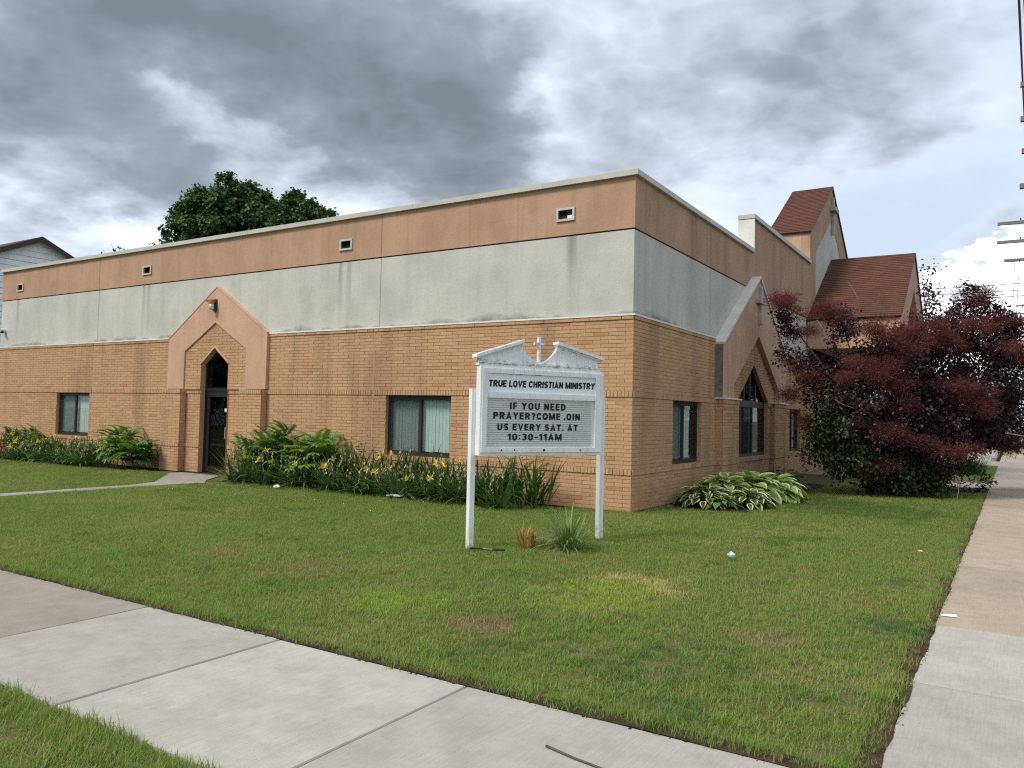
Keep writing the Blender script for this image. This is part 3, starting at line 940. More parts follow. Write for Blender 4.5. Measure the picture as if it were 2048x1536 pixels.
# windows
def window(fr, wn, d, slats=True, right_gap=0.0, zt=None):
    u0, u1, z0, z1 = wn
    W_ = empty('window', fr.p((u0 + u1) / 2, z0, d), church)
    fm = MB()
    F = 0.05
    um = (u0 + u1) / 2
    fr.box(fm, u0, u1, z1 - F, z1 + 0.03, d - 0.05, d + 0.012)
    fr.box(fm, u0, u1, z0, z0 + 0.075, d - 0.05, d + 0.012)
    fr.box(fm, u0, u0 + F, z0 + 0.075, z1 - F, d - 0.05, d + 0.012)
    fr.box(fm, u1 - F, u1, z0 + 0.075, z1 - F, d - 0.05, d + 0.012)
    fm.build('window_frame', M_bronze, W_)
    mm = MB()
    fr.box(mm, um - 0.035, um + 0.035, z0 + 0.075, z1 - F, d - 0.045, d + 0.008)
    mm.build('mullion', M_bronze, W_)
    near_left = fr is LW                       # the sash under the screen
    halves = [(u0 + F, um - 0.035), (um + 0.035, u1 - F)]
    for hi, (a, b_) in enumerate(halves):
        screened = (hi == 1) if near_left else (hi == 0)
        pb = MB()
        q = d - (0.030 if screened else 0.018)
        pb.face([fr.p(a, z0 + 0.075, q), fr.p(b_, z0 + 0.075, q), fr.p(b_, z1 - F, q), fr.p(a, z1 - F, q)])
        pb.build('pane', M_glass, W_)
        if screened:
            sb = MB()
            q = d - 0.004
            sb.face([fr.p(a, z0 + 0.075, q), fr.p(b_, z0 + 0.075, q), fr.p(b_, z1 - F, q), fr.p(a, z1 - F, q)])
            sb.build('insect_screen', M_screen, W_)
    n = 18
    for i in range(n):
        a = u0 + F + (u1 - u0 - 2 * F) * (i + 0.5) / n
        if right_gap and i in (n - 2, n - 1):
            continue
        hw, dd = 0.047, 0.012 * rng.uniform(0.6, 1.5)
        sb = MB()
        pts = [(a - hw, -dd), (a - hw * 0.3, dd * 0.6), (a + hw * 0.3, dd * 0.9), (a + hw, dd)]
        zb_ = z0 + 0.09 + rng.uniform(0, 0.015)
        for (ua, qa), (ub, qb) in zip(pts, pts[1:]):
            sb.face([fr.p(ua, zb_, d - 0.10 + qa), fr.p(ub, zb_, d - 0.10 + qb), fr.p(ub, z1 - F, d - 0.10 + qb), fr.p(ua, z1 - F, d - 0.10 + qa)])
        sb.build('blind_slat', M_blind, W_, smooth=True)
    ib = MB()  # near-black plate in place of the unlit room
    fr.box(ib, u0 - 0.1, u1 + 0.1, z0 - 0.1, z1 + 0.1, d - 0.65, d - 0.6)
    ib.build('room_shade_plate', M_inside, W_)
    jb = MB()                                   # brick reveals
    for (ua, ub, za, zb_) in ((u0, u0, z0, z1 + 0.03), (u1, u1, z0, z1 + 0.03)):
        jb.face([fr.p(ua, za, -0.011), fr.p(ua, za, d - 0.02), fr.p(ua, zb_, d - 0.02), fr.p(ua, zb_, -0.011)], 0.4)
    jb.face([fr.p(u0, z0, 0.0), fr.p(u1, z0, 0.0), fr.p(u1, z0, d - 0.02), fr.p(u0, z0, d - 0.02)], 0.4)
    jb.face([fr.p(u0, ZA, 0.0), fr.p(u1, ZA, 0.0), fr.p(u1, ZA, d - 0.02), fr.p(u0, ZA, d - 0.02)], 0.4)
    jb.build('reveal', M_brick, W_)
    return W_
window(LW, MID_WIN, -0.10)
window(LW, LEFT_WIN, -0.10)
window(RW, SIDE_WIN, -0.10, right_gap=1)
window(RW, FAR_WIN, -0.10)

# peach surround of the pointed door, with its brick legs below
ds = MB()
OUT = [(9.06, 2.045), (9.06, 3.34), (10.91, 4.515), (12.76, 3.30), (12.76, 2.045)]
INN = [(9.77, 2.045), (9.77, 2.985), (10.93, 3.66), (12.09, 2.985), (12.09, 2.045)]
LW.ring(ds, OUT, INN, -0.05, 0.075, closed=False)
ds.build('door_surround', M_peach, church)
dc = MB()
for a, b_ in ((OUT[1], OUT[2]), (OUT[3], OUT[2])):
    du, dzz = b_[0] - a[0], b_[1] - a[1]
    ln = math.hypot(du, dzz)
    nx, nz = -abs(dzz) / ln * (1 if du > 0 else -1), abs(du) / ln
    LW.prism(dc, [a, b_, (b_[0] + nx * 0.0, b_[1] + 0.03), (a[0] + nx * 0.02, a[1] + nz * 0.02)], -0.05, 0.085)
dc.build('surround_coping', M_peach, church)
at_ = MB()
LW.ring(at_, [(10.40, 2.66), (DOOR_C, 3.115), (11.50, 2.66)], [(10.44, 2.66), (DOOR_C, 3.05), (11.46, 2.66)], -0.1, 0.058, closed=False)
at_.build('arch_trim', M_peach, church)
rv = MB()
q = [(10.44, 0.0), (10.44, 2.70), (DOOR_C, 3.02), (11.46, 2.70), (11.46, 0.0)]
for a, b_ in zip(q, q[1:]):
    rv.face([LW.p(*a, 0.034), LW.p(*b_, 0.034), LW.p(*b_, -0.22), LW.p(*a, -0.22)], 0.4)
rv.build('door_reveal', M_brick, church)
ed = empty('entry_door', LW.p(DOOR_C, 0, -0.12), church)
fb = MB()
D0, D1 = -0.17, -0.10
LW.ring(fb, [(10.44, 0.0), (10.44, 2.70), (DOOR_C, 3.02), (11.46, 2.70), (11.46, 0.0)], [(10.50, 0.0), (10.50, 2.665), (DOOR_C, 2.945), (11.40, 2.665), (11.40, 0.0)], D0, D1, closed=False)
LW.box(fb, 10.50, 11.40, 1.99, 2.08, D0, D1)
fb.build('door_frame', M_black, ed)
lf = MB()
LW.ring(lf, [(10.51, 0.02), (10.51, 1.985), (11.39, 1.985), (11.39, 0.02)], [(10.62, 0.16), (10.62, 1.86), (11.28, 1.86), (11.28, 0.16)], D0 + 0.01, D1 - 0.012)
lf.build('door_leaf', M_black, ed)
for nm, poly in (('glass_panel', [(10.62, 0.16), (11.28, 0.16), (11.28, 1.86), (10.62, 1.86)]), ('transom_glass', [(10.50, 2.08), (11.40, 2.08), (11.40, 2.665), (DOOR_C, 2.945), (10.50, 2.665)])):
    mb = MB()
    mb.face([LW.p(u, z, -0.14) for u, z in poly])
    mb.build(nm, M_glass, ed)
hd = MB()
hd.tube([LW.p(10.58, 0.86, -0.08), LW.p(10.58, 0.86, -0.05), LW.p(10.58, 1.12, -0.05), LW.p(10.58, 1.12, -0.08)], 0.014, 6)
hd.build('handle', M_crossgrey, ed)
dn = MB()
LW.box(dn, 10.66, 10.74, 1.50, 1.58, -0.139, -0.136)
dn.build('door_notice', M_white, ed)
nb = MB()  # plate painted with the shade inside the door
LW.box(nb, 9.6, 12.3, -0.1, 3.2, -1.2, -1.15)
nb.build('hall_shade_plate', M_inside, ed)

# near-black partitions close the rooms behind the glass, their shade in the colour
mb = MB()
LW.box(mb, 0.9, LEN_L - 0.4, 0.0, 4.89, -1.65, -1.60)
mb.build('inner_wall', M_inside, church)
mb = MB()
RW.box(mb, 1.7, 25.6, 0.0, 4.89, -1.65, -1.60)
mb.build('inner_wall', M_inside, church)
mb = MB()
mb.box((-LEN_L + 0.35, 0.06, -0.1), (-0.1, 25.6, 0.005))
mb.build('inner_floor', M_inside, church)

# gable over the bay window on the side wall
gs = MB()
GO = [(4.33, 2.045), (4.33, 3.22), (GC, 5.06), (9.91, 3.22), (9.91, 2.045)]
GI = [(5.13, 2.045), (5.13, 2.37), (GC, 3.64), (9.11, 2.37), (9.11, 2.045)]
RW.ring(gs, GO, GI, -0.05, 0.17, closed=False)
gs.build('gable_surround', M_peach, church)
def sloped_strip(name, fr, a, b_, th, d0, d1, mat):
    mb = MB()
    fr.prism(mb, [a, b_, (b_[0], b_[1] + th), (a[0] - (0.02 if b_[0] > a[0] else -0.02), a[1] + th)], d0, d1)
    return mb.build(name, mat, church)
sloped_strip('gable_coping', RW, (4.30, 3.202), (GC, 5.062), 0.05, -0.16, 0.205, M_creampale)
sloped_strip('gable_coping', RW, (9.94, 3.202), (GC, 5.062), 0.05, -0.16, 0.205, M_creampale)
for u0, u1 in ((4.30, 5.62), (8.62, 9.94)):
    mb = MB()
    RW.box(mb, u0, u1, 2.0325, 2.062, -0.02, 0.215)
    mb.build('pier_cap', M_white, church)
sd_ = MB()  # darker grey-olive facing on the gable's near side
RW.box(sd_, 4.31, 4.329, 2.065, 3.2, -0.02, 0.172)
sd_.build('gable_side_board', simple('grey_olive_side', (0.20, 0.19, 0.15), 0.9, 0.2, 0.3, 4.0), church)
cx_ = MB()
RW.box(cx_, GC - 0.05, GC + 0.05, 3.92, 4.86, 0.172, 0.24)
RW.box(cx_, GC - 0.30, GC + 0.26, 4.42, 4.51, 0.1725, 0.27)
cx_.build('gable_cross', M_crossgrey, church)
bw = empty('pointed_window', RW.p(GC, 0.711, 0.0), church)
fb = MB()
PO = [(5.82, 0.711), (5.82, 2.06), (GC, 2.94), (8.42, 2.06), (8.42, 0.711)]
PI = [(5.88, 0.79), (5.88, 2.03), (GC, 2.86), (8.36, 2.03), (8.36, 0.79)]
RW.ring(fb, PO, PI, -0.09, -0.03)
RW.box(fb, 5.88, 8.36, 1.90, 2.06, -0.088, -0.031)
fb.build('window_frame', M_bronze, bw)
mb = MB()
for u in (6.62, GC, 7.62):
    RW.box(mb, u - 0.03, u + 0.03, 2.06, 2.86 - abs(u - GC) * 0.68 - 0.01, -0.085, -0.034)
for u in (6.35, 7.35):
    RW.box(mb, u - 0.035, u + 0.035, 0.79, 1.90, -0.085, -0.034)
mb.build('mullion', M_bronze, bw)
for nm, poly in (('pane', [(5.88, 0.79), (6.32, 0.79), (6.32, 1.9), (5.88, 1.9)]), ('pane', [(6.385, 0.79), (7.315, 0.79), (7.315, 1.9), (6.385, 1.9)]), ('pane', [(7.385, 0.79), (8.36, 0.79), (8.36, 1.9), (7.385, 1.9)]),
                 ('pointed_pane', [(5.90, 2.06), (8.34, 2.06), (GC, 2.85)])):
    mb = MB()
    mb.face([RW.p(u, z, -0.06) for u, z in poly])
    mb.build(nm, M_glass, bw)
mb = MB()
RW.box(mb, 6.385, 7.315, 0.79, 1.90, -0.050, -0.048)
mb.build('insect_screen', M_screen, bw)
for a, b_, mt in ((5.9, 6.32, M_curtain), (7.42, 8.3, M_curtain)):
    mb = MB()
    n = 22
    for i in range(n):
        ua, ub = a + (b_ - a) * i / n, a + (b_ - a) * (i + 1) / n
        qa, qb = -0.16 + 0.018 * math.sin(i * 1.9), -0.16 + 0.018 * math.sin((i + 1) * 1.9)
        mb.face([RW.p(ua, 0.8, qa), RW.p(ub, 0.8, qb), RW.p(ub, 1.9, qb), RW.p(ua, 1.9, qa)])
    mb.build('curtain', mt, bw, smooth=True)
mb = MB()  # plate coloured as the room's shade behind the bay window
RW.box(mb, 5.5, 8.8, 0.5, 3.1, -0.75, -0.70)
mb.build('room_shade_plate', M_inside, bw)
mb = MB()
for a, b_ in zip(PO, PO[1:] + PO[:1]):
    mb.face([RW.p(*a, 0.049), RW.p(*b_, 0.049), RW.p(*b_, -0.06), RW.p(*a, -0.06)], 0.4)
mb.build('reveal', M_brick, bw)

# tower with its steep roof
TY0, TY1, TC, TZ, TA = 13.64, 20.50, 17.07, 7.60, 9.86
TX = -1.32
tf = MB()
TO = [(TY0, 4.80), (TY0, TZ), (TC, TA), (TY1, TZ), (TY1, 4.80)]
TI = [(14.47, 4.80), (14.47, 7.09), (TC, 8.74), (19.67, 7.09), (19.67, 4.80)]
RW.ring(tf, TO, TI, -0.3, -0.018, closed=False)
tf.build('tower_face', M_orange, church)
mb = MB()
RW.prism(mb, TI, -0.3, -0.030)
mb.build('tower_inset', M_grey, church)
mb = MB()
mb.box((TX, TY0, 4.8), (-0.3, TY0 + 0.2, TZ))
mb.box((TX, TY1 - 0.2, 4.8), (-0.3, TY1, TZ))
mb.hexa([(TX, y, z) for y, z in TO], [(TX + 0.15, y, z) for y, z in TO])
mb.build('tower_side', M_peach, church)
mb = MB()
RW.box(mb, TC - 0.065, TC + 0.065, 8.20, 9.52, -0.016, 0.07)
RW.box(mb, TC - 0.32, TC + 0.30, 9.00, 9.13, -0.0155, 0.17)
mb.build('tower_cross', M_crossgrey, church)

SHINGLES = []
def roof_slope(e0, e1, up, nrm, L, shw=0.33, exposure=0.142, first=0):
    """shingle courses from the eave line e0-e1 up the slope"""
    e0, e1, up, nrm = map(lambda v: np.array(v, float), (e0, e1, up, nrm))
    W_ = np.linalg.norm(e1 - e0)
    du = (e1 - e0) / W_
    n = int(math.ceil(L / exposure))
    for r_ in range(n):
        s0, s1 = r_ * exposure, min(L, (r_ + 1) * exposure)
        off = -((r_ % 3) * shw / 3 + rng.uniform(0, 0.05))
        while off < W_:
            a, b_ = max(0.0, off), min(W_, off + shw)
            off += shw
            if b_ - a > 0.03:
                SHINGLES.append((e0 + du * a + up * s0, du, up, nrm, b_ - a, s1 - s0 + 0.01))
def gable_roof(x0, x1, yc, half, ze, za, name, shingled=True):
    L = math.hypot(half, za - ze)
    for sgn in (-1, 1):
        up = np.array((0, -sgn * half / L, (za - ze) / L))
        nrm = np.array((0, sgn * (za - ze) / L, half / L))
        if sgn > 0:
            pass
        mb = MB()
        ye = yc + sgn * half
        off = 0.05
        a = np.array((x0, ye, ze)) - up * 0.06
        b_ = np.array((x1, ye, ze)) - up * 0.06
        c, d_ = b_ + up * (L + 0.06), a + up * (L + 0.06)
        mb.hexa([a, b_, c, d_], [p_ + nrm * off for p_ in (a, b_, c, d_)])
        mb.build(name, M_bronze, church)
        roof_slope(a + nrm * off, b_ + nrm * off, up, nrm, L + 0.06)
    mb = MB()
    mb.hexa([(x0, yc - 0.14, za - 0.03), (x0, yc, za + 0.075), (x0, yc + 0.14, za - 0.03)], [(x1, yc - 0.14, za - 0.03), (x1, yc, za + 0.075), (x1, yc + 0.14, za - 0.03)], 0.9)
    mb.build('ridge_cap', M_shingle, church)
gable_roof(TX - 0.05, 0.03, TC, TC - TY0, TZ, TA, 'tower_roof')
PX, PY0, PY1, PZ, PA = 2.60, 13.25, 20.89, 4.74, 7.25
gable_roof(-0.02, PX + 0.05, TC, TC - PY0, PZ, PA, 'porch_roof')
def sh_size(s):
    c = s[0] + s[1] * s[4] / 2
    v = EYE - c
    dist = np.linalg.norm(v)
    return s[4] * s[5] * max(0.0, (v / dist) @ s[3]) / dist ** 2
order = sorted(range(len(SHINGLES)), key=lambda i: -sh_size(SHINGLES[i]))
single = set(order[:300])
sh_mesh = {}
mass = MB()
def sh_faces(wd, ln, ti):
    g_, th = 0.003, 0.017
    a = [(g_, 0, 0), (wd - g_, 0, 0), (wd - g_, ln, 0), (g_, ln, 0)]
    t_ = [(g_, 0, th), (wd - g_, 0, th), (wd - g_, ln, 0.003), (g_, ln, 0.003)]
    return [t_, [a[0], a[1], t_[1], t_[0]], [a[1], a[2], t_[2], t_[1]], [a[3], a[0], t_[0], t_[3]]]
for i, (o_, du, up, nrm, wd, ln) in enumerate(SHINGLES):
    if i in single:
        ti = round(rng.uniform(0, 1) * 6) / 6
        key = (round(wd, 2), round(ln, 3), ti)
        me = sh_mesh.get(key)
        if me is None:
            mb = MB()
            for fc in sh_faces(key[0], key[1], ti):
                mb.face(fc, ti)
            me = sh_mesh[key] = np_mesh('shingle', mb.v, mb.f, M_shingle, mb.t)
        o = link_mesh('shingle', me, church)
        o.matrix_local = Matrix(((du[0], up[0], nrm[0], o_[0]), (du[1], up[1], nrm[1], o_[1]), (du[2], up[2], nrm[2], o_[2]), (0, 0, 0, 1)))
    else:
        ti = rng.uniform(0, 1)
        for fc in sh_faces(wd, ln, ti):
            mass.face([o_ + du * x + up * y + nrm * z for x, y, z in fc], ti)
mass.build('shingles', M_shingle, church, 'stuff')

# porch body below its roof
mb = MB()
mb.box((0.001, PY0, 3.84), (PX - 0.25, PY0 + 0.2, PZ - 0.02))
mb.build('porch_beam', M_peach, church)
mb = MB()
mb.box((0.001, PY1 - 0.2, 3.84), (PX - 0.25, PY1, PZ - 0.02))
mb.build('porch_beam', M_peach, church)
FP = Frame((PX - 0.25, 0, 0), (0, 1, 0), (1, 0, 0))
pf = MB()
FP.ring(pf, [(PY0, 3.84), (PY0, PZ), (TC, PA), (PY1, PZ), (PY1, 3.84)], [(14.75, 3.84), (14.75, 4.55), (TC, 6.06), (19.39, 4.55), (19.39, 3.84)], 0.0, 0.25, closed=False)
pf.build('porch_gable', M_peach, church)
mb = MB()
FPI = [(PY0 + 0.2, 3.90), (TC, 3.90 + 2.5), (PY1 - 0.2, 3.90)]
mb.hexa([(0.01, y, z) for y, z in FPI], [(PX - 0.26, y, z) for y, z in FPI])
mb.build('porch_soffit', M_peach, church)
# pointed porch door in the shade
pd = empty('porch_door', RW.p(16.8, 0, -0.1), church)
fb = MB()
RW.ring(fb, [(15.9, 0.0), (15.9, 2.6), (16.8, 3.3), (17.7, 2.6), (17.7, 0.0)], [(15.98, 0.0), (15.98, 2.56), (16.8, 3.2), (17.62, 2.56), (17.62, 0.0)], -0.14, -0.06, closed=False)
RW.box(fb, 15.98, 17.62, 2.05, 2.14, -0.138, -0.062)
RW.box(fb, 16.76, 16.84, 0.0, 2.05, -0.138, -0.062)
fb.build('door_frame', M_black, pd)
mb = MB()
mb.face([RW.p(u, z, -0.1) for u, z in ((15.98, 0), (17.62, 0), (17.62, 2.56), (16.8, 3.2), (15.98, 2.56))])
mb.build('glass_panel', M_glass, pd)
mb = MB()  # plate coloured as the shade behind the porch door
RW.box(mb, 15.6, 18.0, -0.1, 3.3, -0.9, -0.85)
mb.build('hall_shade_plate', M_inside, pd)

# wall lamp and camera fixed to the church
wl = empty('wall_lamp', LW.p(DOOR_C, 4.08, 0.075))
tag(wl, 'rusty jar-shaped wall lamp fixed under the peak of the peach door surround', 'lamp')
mb = MB(); LW.box(mb, DOOR_C - 0.07, DOOR_C + 0.05, 3.93, 4.22, 0.076, 0.105); mb.build('back_plate', M_bronze, wl)
mb = MB(); mb.tube([LW.p(DOOR_C, 4.15, 0.105), LW.p(DOOR_C, 4.17, 0.170), LW.p(DOOR_C, 4.13, 0.220)], 0.035, 8); mb.tube([LW.p(DOOR_C, 4.20, 0.190), LW.p(DOOR_C, 4.11, 0.190)], [0.055, 0.075], 10)
mb.tube([LW.p(DOOR_C + 0.02, 4.17, 0.180), LW.p(DOOR_C + 0.16, 4.19, 0.220)], [0.04, 0.025], 8)
mb.build('lamp_head', simple('rusty_metal', (0.30, 0.13, 0.05), 0.8, 0.3, 0.4, 30), wl)
mb = MB(); mb.tube([LW.p(DOOR_C, 4.11, 0.190), LW.p(DOOR_C, 4.0, 0.190), LW.p(DOOR_C, 3.95, 0.190)], [0.06, 0.058, 0.03], 12); mb.build('glass_jar', simple('milky_glass', (0.55, 0.56, 0.55), 0.15, 0.6), wl, smooth=True)
sc = empty('security_camera', LW.p(21.42, 3.83, 0))
tag(sc, 'small white dome camera on the grey stucco at the far end of the long wall', 'camera')
mb = MB(); mb.tube([LW.p(21.38, 3.86, -0.03), LW.p(21.38, 3.86, 0.06), LW.p(21.36, 3.85, 0.11)], [0.07, 0.065, 0.05], 10); mb.build('housing', M_white, sc)
mb = MB(); mb.tube([LW.p(21.30, 3.82, 0.08), LW.p(21.28, 3.79, 0.13)], [0.05, 0.04], 10); mb.build('lens', M_black, sc)
# ------------------------------------------------------------------ the sign on the lawn
SA = np.array([0.048, -4.624, 0.0])
ST = np.array([0.47326, 0.88092, 0.0])
SN = np.array([0.88092, -0.47326, 0.0])
SF = Frame(SA, ST, SN)
def sign_paint():
    m, t, b = material('weathered_white_paint', 0.5, 0.35)
    P = t.pos()
    z = t.xyz(P)[2]
    c = t.mix(t.ramp(t.noise(P, 2.5, 5, 0.65), 0.35, 0.75), (0.86, 0.87, 0.87), (0.76, 0.78, 0.78))
    run = t.noise(t.scale3(P, (30, 30, 2.0)), 1.0, 4, 0.6)
    c = t.mix(t.ramp(run, 0.52, 0.75, 0.0, 0.45), c, (0.33, 0.35, 0.33))
    mold = t.math('MULTIPLY', t.ramp(t.noise(P, 14, 6, 0.75), 0.46, 0.64), t.ramp(t.math('ABSOLUTE', t.math('SUBTRACT', z, 2.215)), 0.012, 0.055, 0.75, 0.0))
    c = t.mix(mold, c, (0.17, 0.15, 0.10))
    mold2 = t.math('MULTIPLY', t.ramp(t.noise(P, 22, 6, 0.75), 0.52, 0.66), t.ramp(z, 2.28, 2.40, 0.0, 0.75))
    c = t.mix(mold2, c, (0.16, 0.15, 0.11))
    foot = t.math('MULTIPLY', t.ramp(z, 0.0, 0.30, 1.0, 0.0), t.ramp(t.noise(P, 20, 5, 0.7), 0.4, 0.65))
    c = t.mix(t.math('MULTIPLY', foot, 0.6), c, (0.24, 0.24, 0.18))
    t.put(b.inputs['Base Color'], c)
    t.put(b.inputs['Normal'], t.bump(t.noise(P, 40, 3), 0.15, 0.003))
    return m
M_sign = sign_paint()
M_signface = simple('sign_face', (0.86, 0.88, 0.90), 0.35, 0.4, 0.05, 3.0)
M_board = simple('letter_board', (0.74, 0.77, 0.74), 0.5, 0.35, 0.05, 3.0)
M_track = simple('letter_track', (0.36, 0.38, 0.37), 0.5, 0.3)
M_letter = simple('black_letter', (0.008, 0.008, 0.011), 0.5, 0.3)
sign = empty('church_sign', SF.p(0.93, 0, -0.1))
tag(sign, 'white two-post letter board sign with broken pediment and small cross on the lawn', 'sign')
for u, h in ((-0.02, 1.892), (1.872, 1.93)):
    mb = MB()
    SF.box(mb, u + 0.008, u + 0.072, -0.12, h, -0.195, -0.112)
    mb.build('post', M_sign, sign)
cab = MB()
SF.box(cab, 0.04, 1.828, 1.095, 2.175, -0.108, -0.02)
cab = cab.build('cabinet', M_sign, sign)
mb = MB()
for (u0, u1, z0, z1) in ((0.04, 1.828, 1.095, 1.13), (0.04, 1.828, 2.14, 2.175), (0.04, 0.058, 1.13, 2.14), (1.80, 1.828, 1.13, 2.14)):
    SF.box(mb, u0, u1, z0, z1, -0.0195, 0.004)
mb.build('cabinet_rim', M_sign, sign)
dr = MB()
O_ = [(0.060, 1.132), (1.798, 1.132), (1.798, 2.138), (0.060, 2.138)]
I_ = [(0.128, 1.188), (1.698, 1.188), (1.698, 2.084), (0.128, 2.084)]
SF.ring(dr, O_, I_, -0.019, 0.020)
SF.box(dr, 0.128, 1.698, 1.787, 1.856, -0.0185, 0.018)
dr = dr.build('glazed_door', M_sign, sign)
for u in (0.33, 0.93, 1.47):
    mb = MB()
    mb.tube([SF.p(u, 1.160, 0.019), SF.p(u, 1.160, 0.027)], 0.010 if u != 0.93 else 0.016, 8)
    mb.build('screw', M_bronze, dr)
mb = MB()
SF.box(mb, 0.505, 0.516, 1.150, 1.172, 0.019, 0.0225)
mb.build('key_slot', M_black, dr)
hp = MB()
SF.box(hp, 0.128, 1.698, 1.856, 2.084, -0.019, -0.004)
hp = hp.build('header_panel', M_signface, sign)
lbd = MB()
SF.box(lbd, 0.128, 1.698, 1.188, 1.787, -0.0195, -0.016)
lbd = lbd.build('letter_board', M_board, sign)
for i in range(21):
    z = 1.208 + i * 0.0272
    mb = MB()
    SF.box(mb, 0.131, 1.655, z, z + 0.0065, -0.0158, -0.0115)
    mb.build('letter_track', M_track, lbd)
def arc(cx, cy, rx, ry, a0, a1, n=8):
    return [(cx + rx * math.cos(math.radians(a0 + (a1 - a0) * i / n)), cy + ry * math.sin(math.radians(a0 + (a1 - a0) * i / n))) for i in range(n + 1)]
SW = 0.20                                   # stroke weight, cap height 1
h_ = SW / 2
def bowl(x0, x1, y0, y1, open_left=True):
    r = min((y1 - y0) / 2, (x1 - x0) * 0.75)
    return [(x0, y1)] + arc(x1 - r, y1 - r, r, r, 90, 0, 5) + arc(x1 - r, y0 + r, r, r, 0, -90, 5) + [(x0, y0)]
def ring_o(w):
    rx = (w - SW) / 2
    ry = rx * 1.05
    c = w / 2
    return arc(c, 1 - h_ - ry, rx, ry, 90, 180, 6) + arc(c, h_ + ry, rx, ry, 180, 270, 6) + arc(c, h_ + ry, rx, ry, 270, 360, 6) + arc(c, 1 - h_ - ry, rx, ry, 0, 90, 6)
def ess(w):
    rx, ry = (w - SW) / 2, (0.5 - h_) / 2 + 0.0
    c = w / 2
    return arc(c, 1 - h_ - ry, rx, ry, 20, 270, 10) + arc(c, h_ + ry, rx, ry, 90, -160, 10)
W0 = 0.66
STROKES = {
    'A': (0.74, [[(h_, 0), (0.37, 1 - h_ * 0.4), (0.74 - h_, 0)], [(0.18, 0.27), (0.56, 0.27)]]),
    'C': (W0, [arc(W0 / 2, 0.66, W0 / 2 - h_, 0.24, 10, 180, 8) + arc(W0 / 2, 0.34, W0 / 2 - h_, 0.24, 180, 350, 8)]),
    'D': (W0, [[(h_, 0), (h_, 1)], bowl(h_, W0 - h_, h_, 1 - h_)]),
    'E': (0.56, [[(h_, 0), (h_, 1)], [(0, 1 - h_), (0.56, 1 - h_)], [(0, h_), (0.56, h_)], [(0, 0.52), (0.52, 0.52)]]),
    'F': (0.54, [[(h_, 0), (h_, 1)], [(0, 1 - h_), (0.54, 1 - h_)], [(0, 0.50), (0.48, 0.50)]]),
    'H': (W0, [[(h_, 0), (h_, 1)], [(W0 - h_, 0), (W0 - h_, 1)], [(h_, 0.52), (W0 - h_, 0.52)]]),
    'I': (SW, [[(h_, 0), (h_, 1)]]),
    'L': (0.54, [[(h_, 0), (h_, 1)], [(0, h_), (0.54, h_)]]),
    'M': (0.86, [[(h_, 0), (h_, 1)], [(0.86 - h_, 0), (0.86 - h_, 1)], [(h_ * 1.2, 0.96), (0.43, 0.12), (0.86 - h_ * 1.2, 0.96)]]),
    'N': (0.68, [[(h_, 0), (h_, 1)], [(0.68 - h_, 0), (0.68 - h_, 1)], [(h_ * 1.1, 0.95), (0.68 - h_ * 1.1, 0.05)]]),
    'O': (0.70, [ring_o(0.70)]),
    'P': (0.64, [[(h_, 0), (h_, 1)], bowl(h_, 0.64 - h_, 0.45, 1 - h_)]),
    'R': (0.68, [[(h_, 0), (h_, 1)], bowl(h_, 0.66 - h_, 0.47, 1 - h_), [(0.34, 0.47), (0.68 - h_ * 1.1, 0)]]),
    'S': (0.64, [ess(0.64)]),
    'T': (0.62, [[(0.31, 0), (0.31, 1)], [(0, 1 - h_), (0.62, 1 - h_)]]),
    'U': (0.68, [[(h_, 1)] + arc(0.34, 0.34, 0.34 - h_, 0.24, 180, 360, 10) + [(0.68 - h_, 1)]]),
    'V': (0.72, [[(h_ * 0.9, 1), (0.36, h_ * 0.6), (0.72 - h_ * 0.9, 1)]]),
    'Y': (0.72, [[(h_ * 0.9, 1), (0.36, 0.45), (0.72 - h_ * 0.9, 1)], [(0.36, 0.45), (0.36, 0)]]),
    '0': (0.62, [ring_o(0.62)]),
    '1': (0.40, [[(0.30, 0), (0.30, 1)], [(0.02, 0.76), (0.16, 0.80), (0.27, 0.96)]]),
    '3': (0.60, [arc(0.29, 0.71, 0.21, 0.19, 160, -90, 9), arc(0.29, 0.30, 0.21, 0.20, 90, -160, 9)]),
    '?': (0.56, [arc(0.28, 0.72, 0.18, 0.18, 170, -50, 8) + [(0.28, 0.44), (0.28, 0.28)], [(0.28, 0), (0.28, 0.19)]]),
    ':': (SW, [[(h_, 0.12), (h_, 0.32)], [(h_, 0.66), (h_, 0.86)]]),
    '.': (SW, [[(h_, 0), (h_, 0.21)]]),
    ',': (0.24, [[(0.02, 0.10), (0.10, 0.07), (0.15, 0.12), (0.15, 0.26)]]),
    '-': (0.40, [[(0, 0.46), (0.40, 0.46)]]),
}
def ribbon(pts, w):
    """a flat stroke with mitred corners"""
    P = np.array(pts, float)
    closed = np.linalg.norm(P[0] - P[-1]) < 1e-3 and len(P) > 4
    out = []
    n = len(P)
    for i in range(n):
        d0 = P[i] - P[i - 1] if i > 0 else (P[i] - P[-2] if closed else P[1] - P[0])
        d1 = P[i + 1] - P[i] if i < n - 1 else (P[1] - P[0] if closed else P[i] - P[i - 1])
        d0, d1 = d0 / (np.linalg.norm(d0) + 1e-9), d1 / (np.linalg.norm(d1) + 1e-9)
        n0, n1 = np.array((-d0[1], d0[0])), np.array((-d1[1], d1[0]))
        m = n0 + n1
        m = m / (np.linalg.norm(m) + 1e-9)
        k = min(1 / max(0.35, m @ n0), 2.2)
        out.append((P[i] + m * w / 2 * k, P[i] - m * w / 2 * k))
    return out
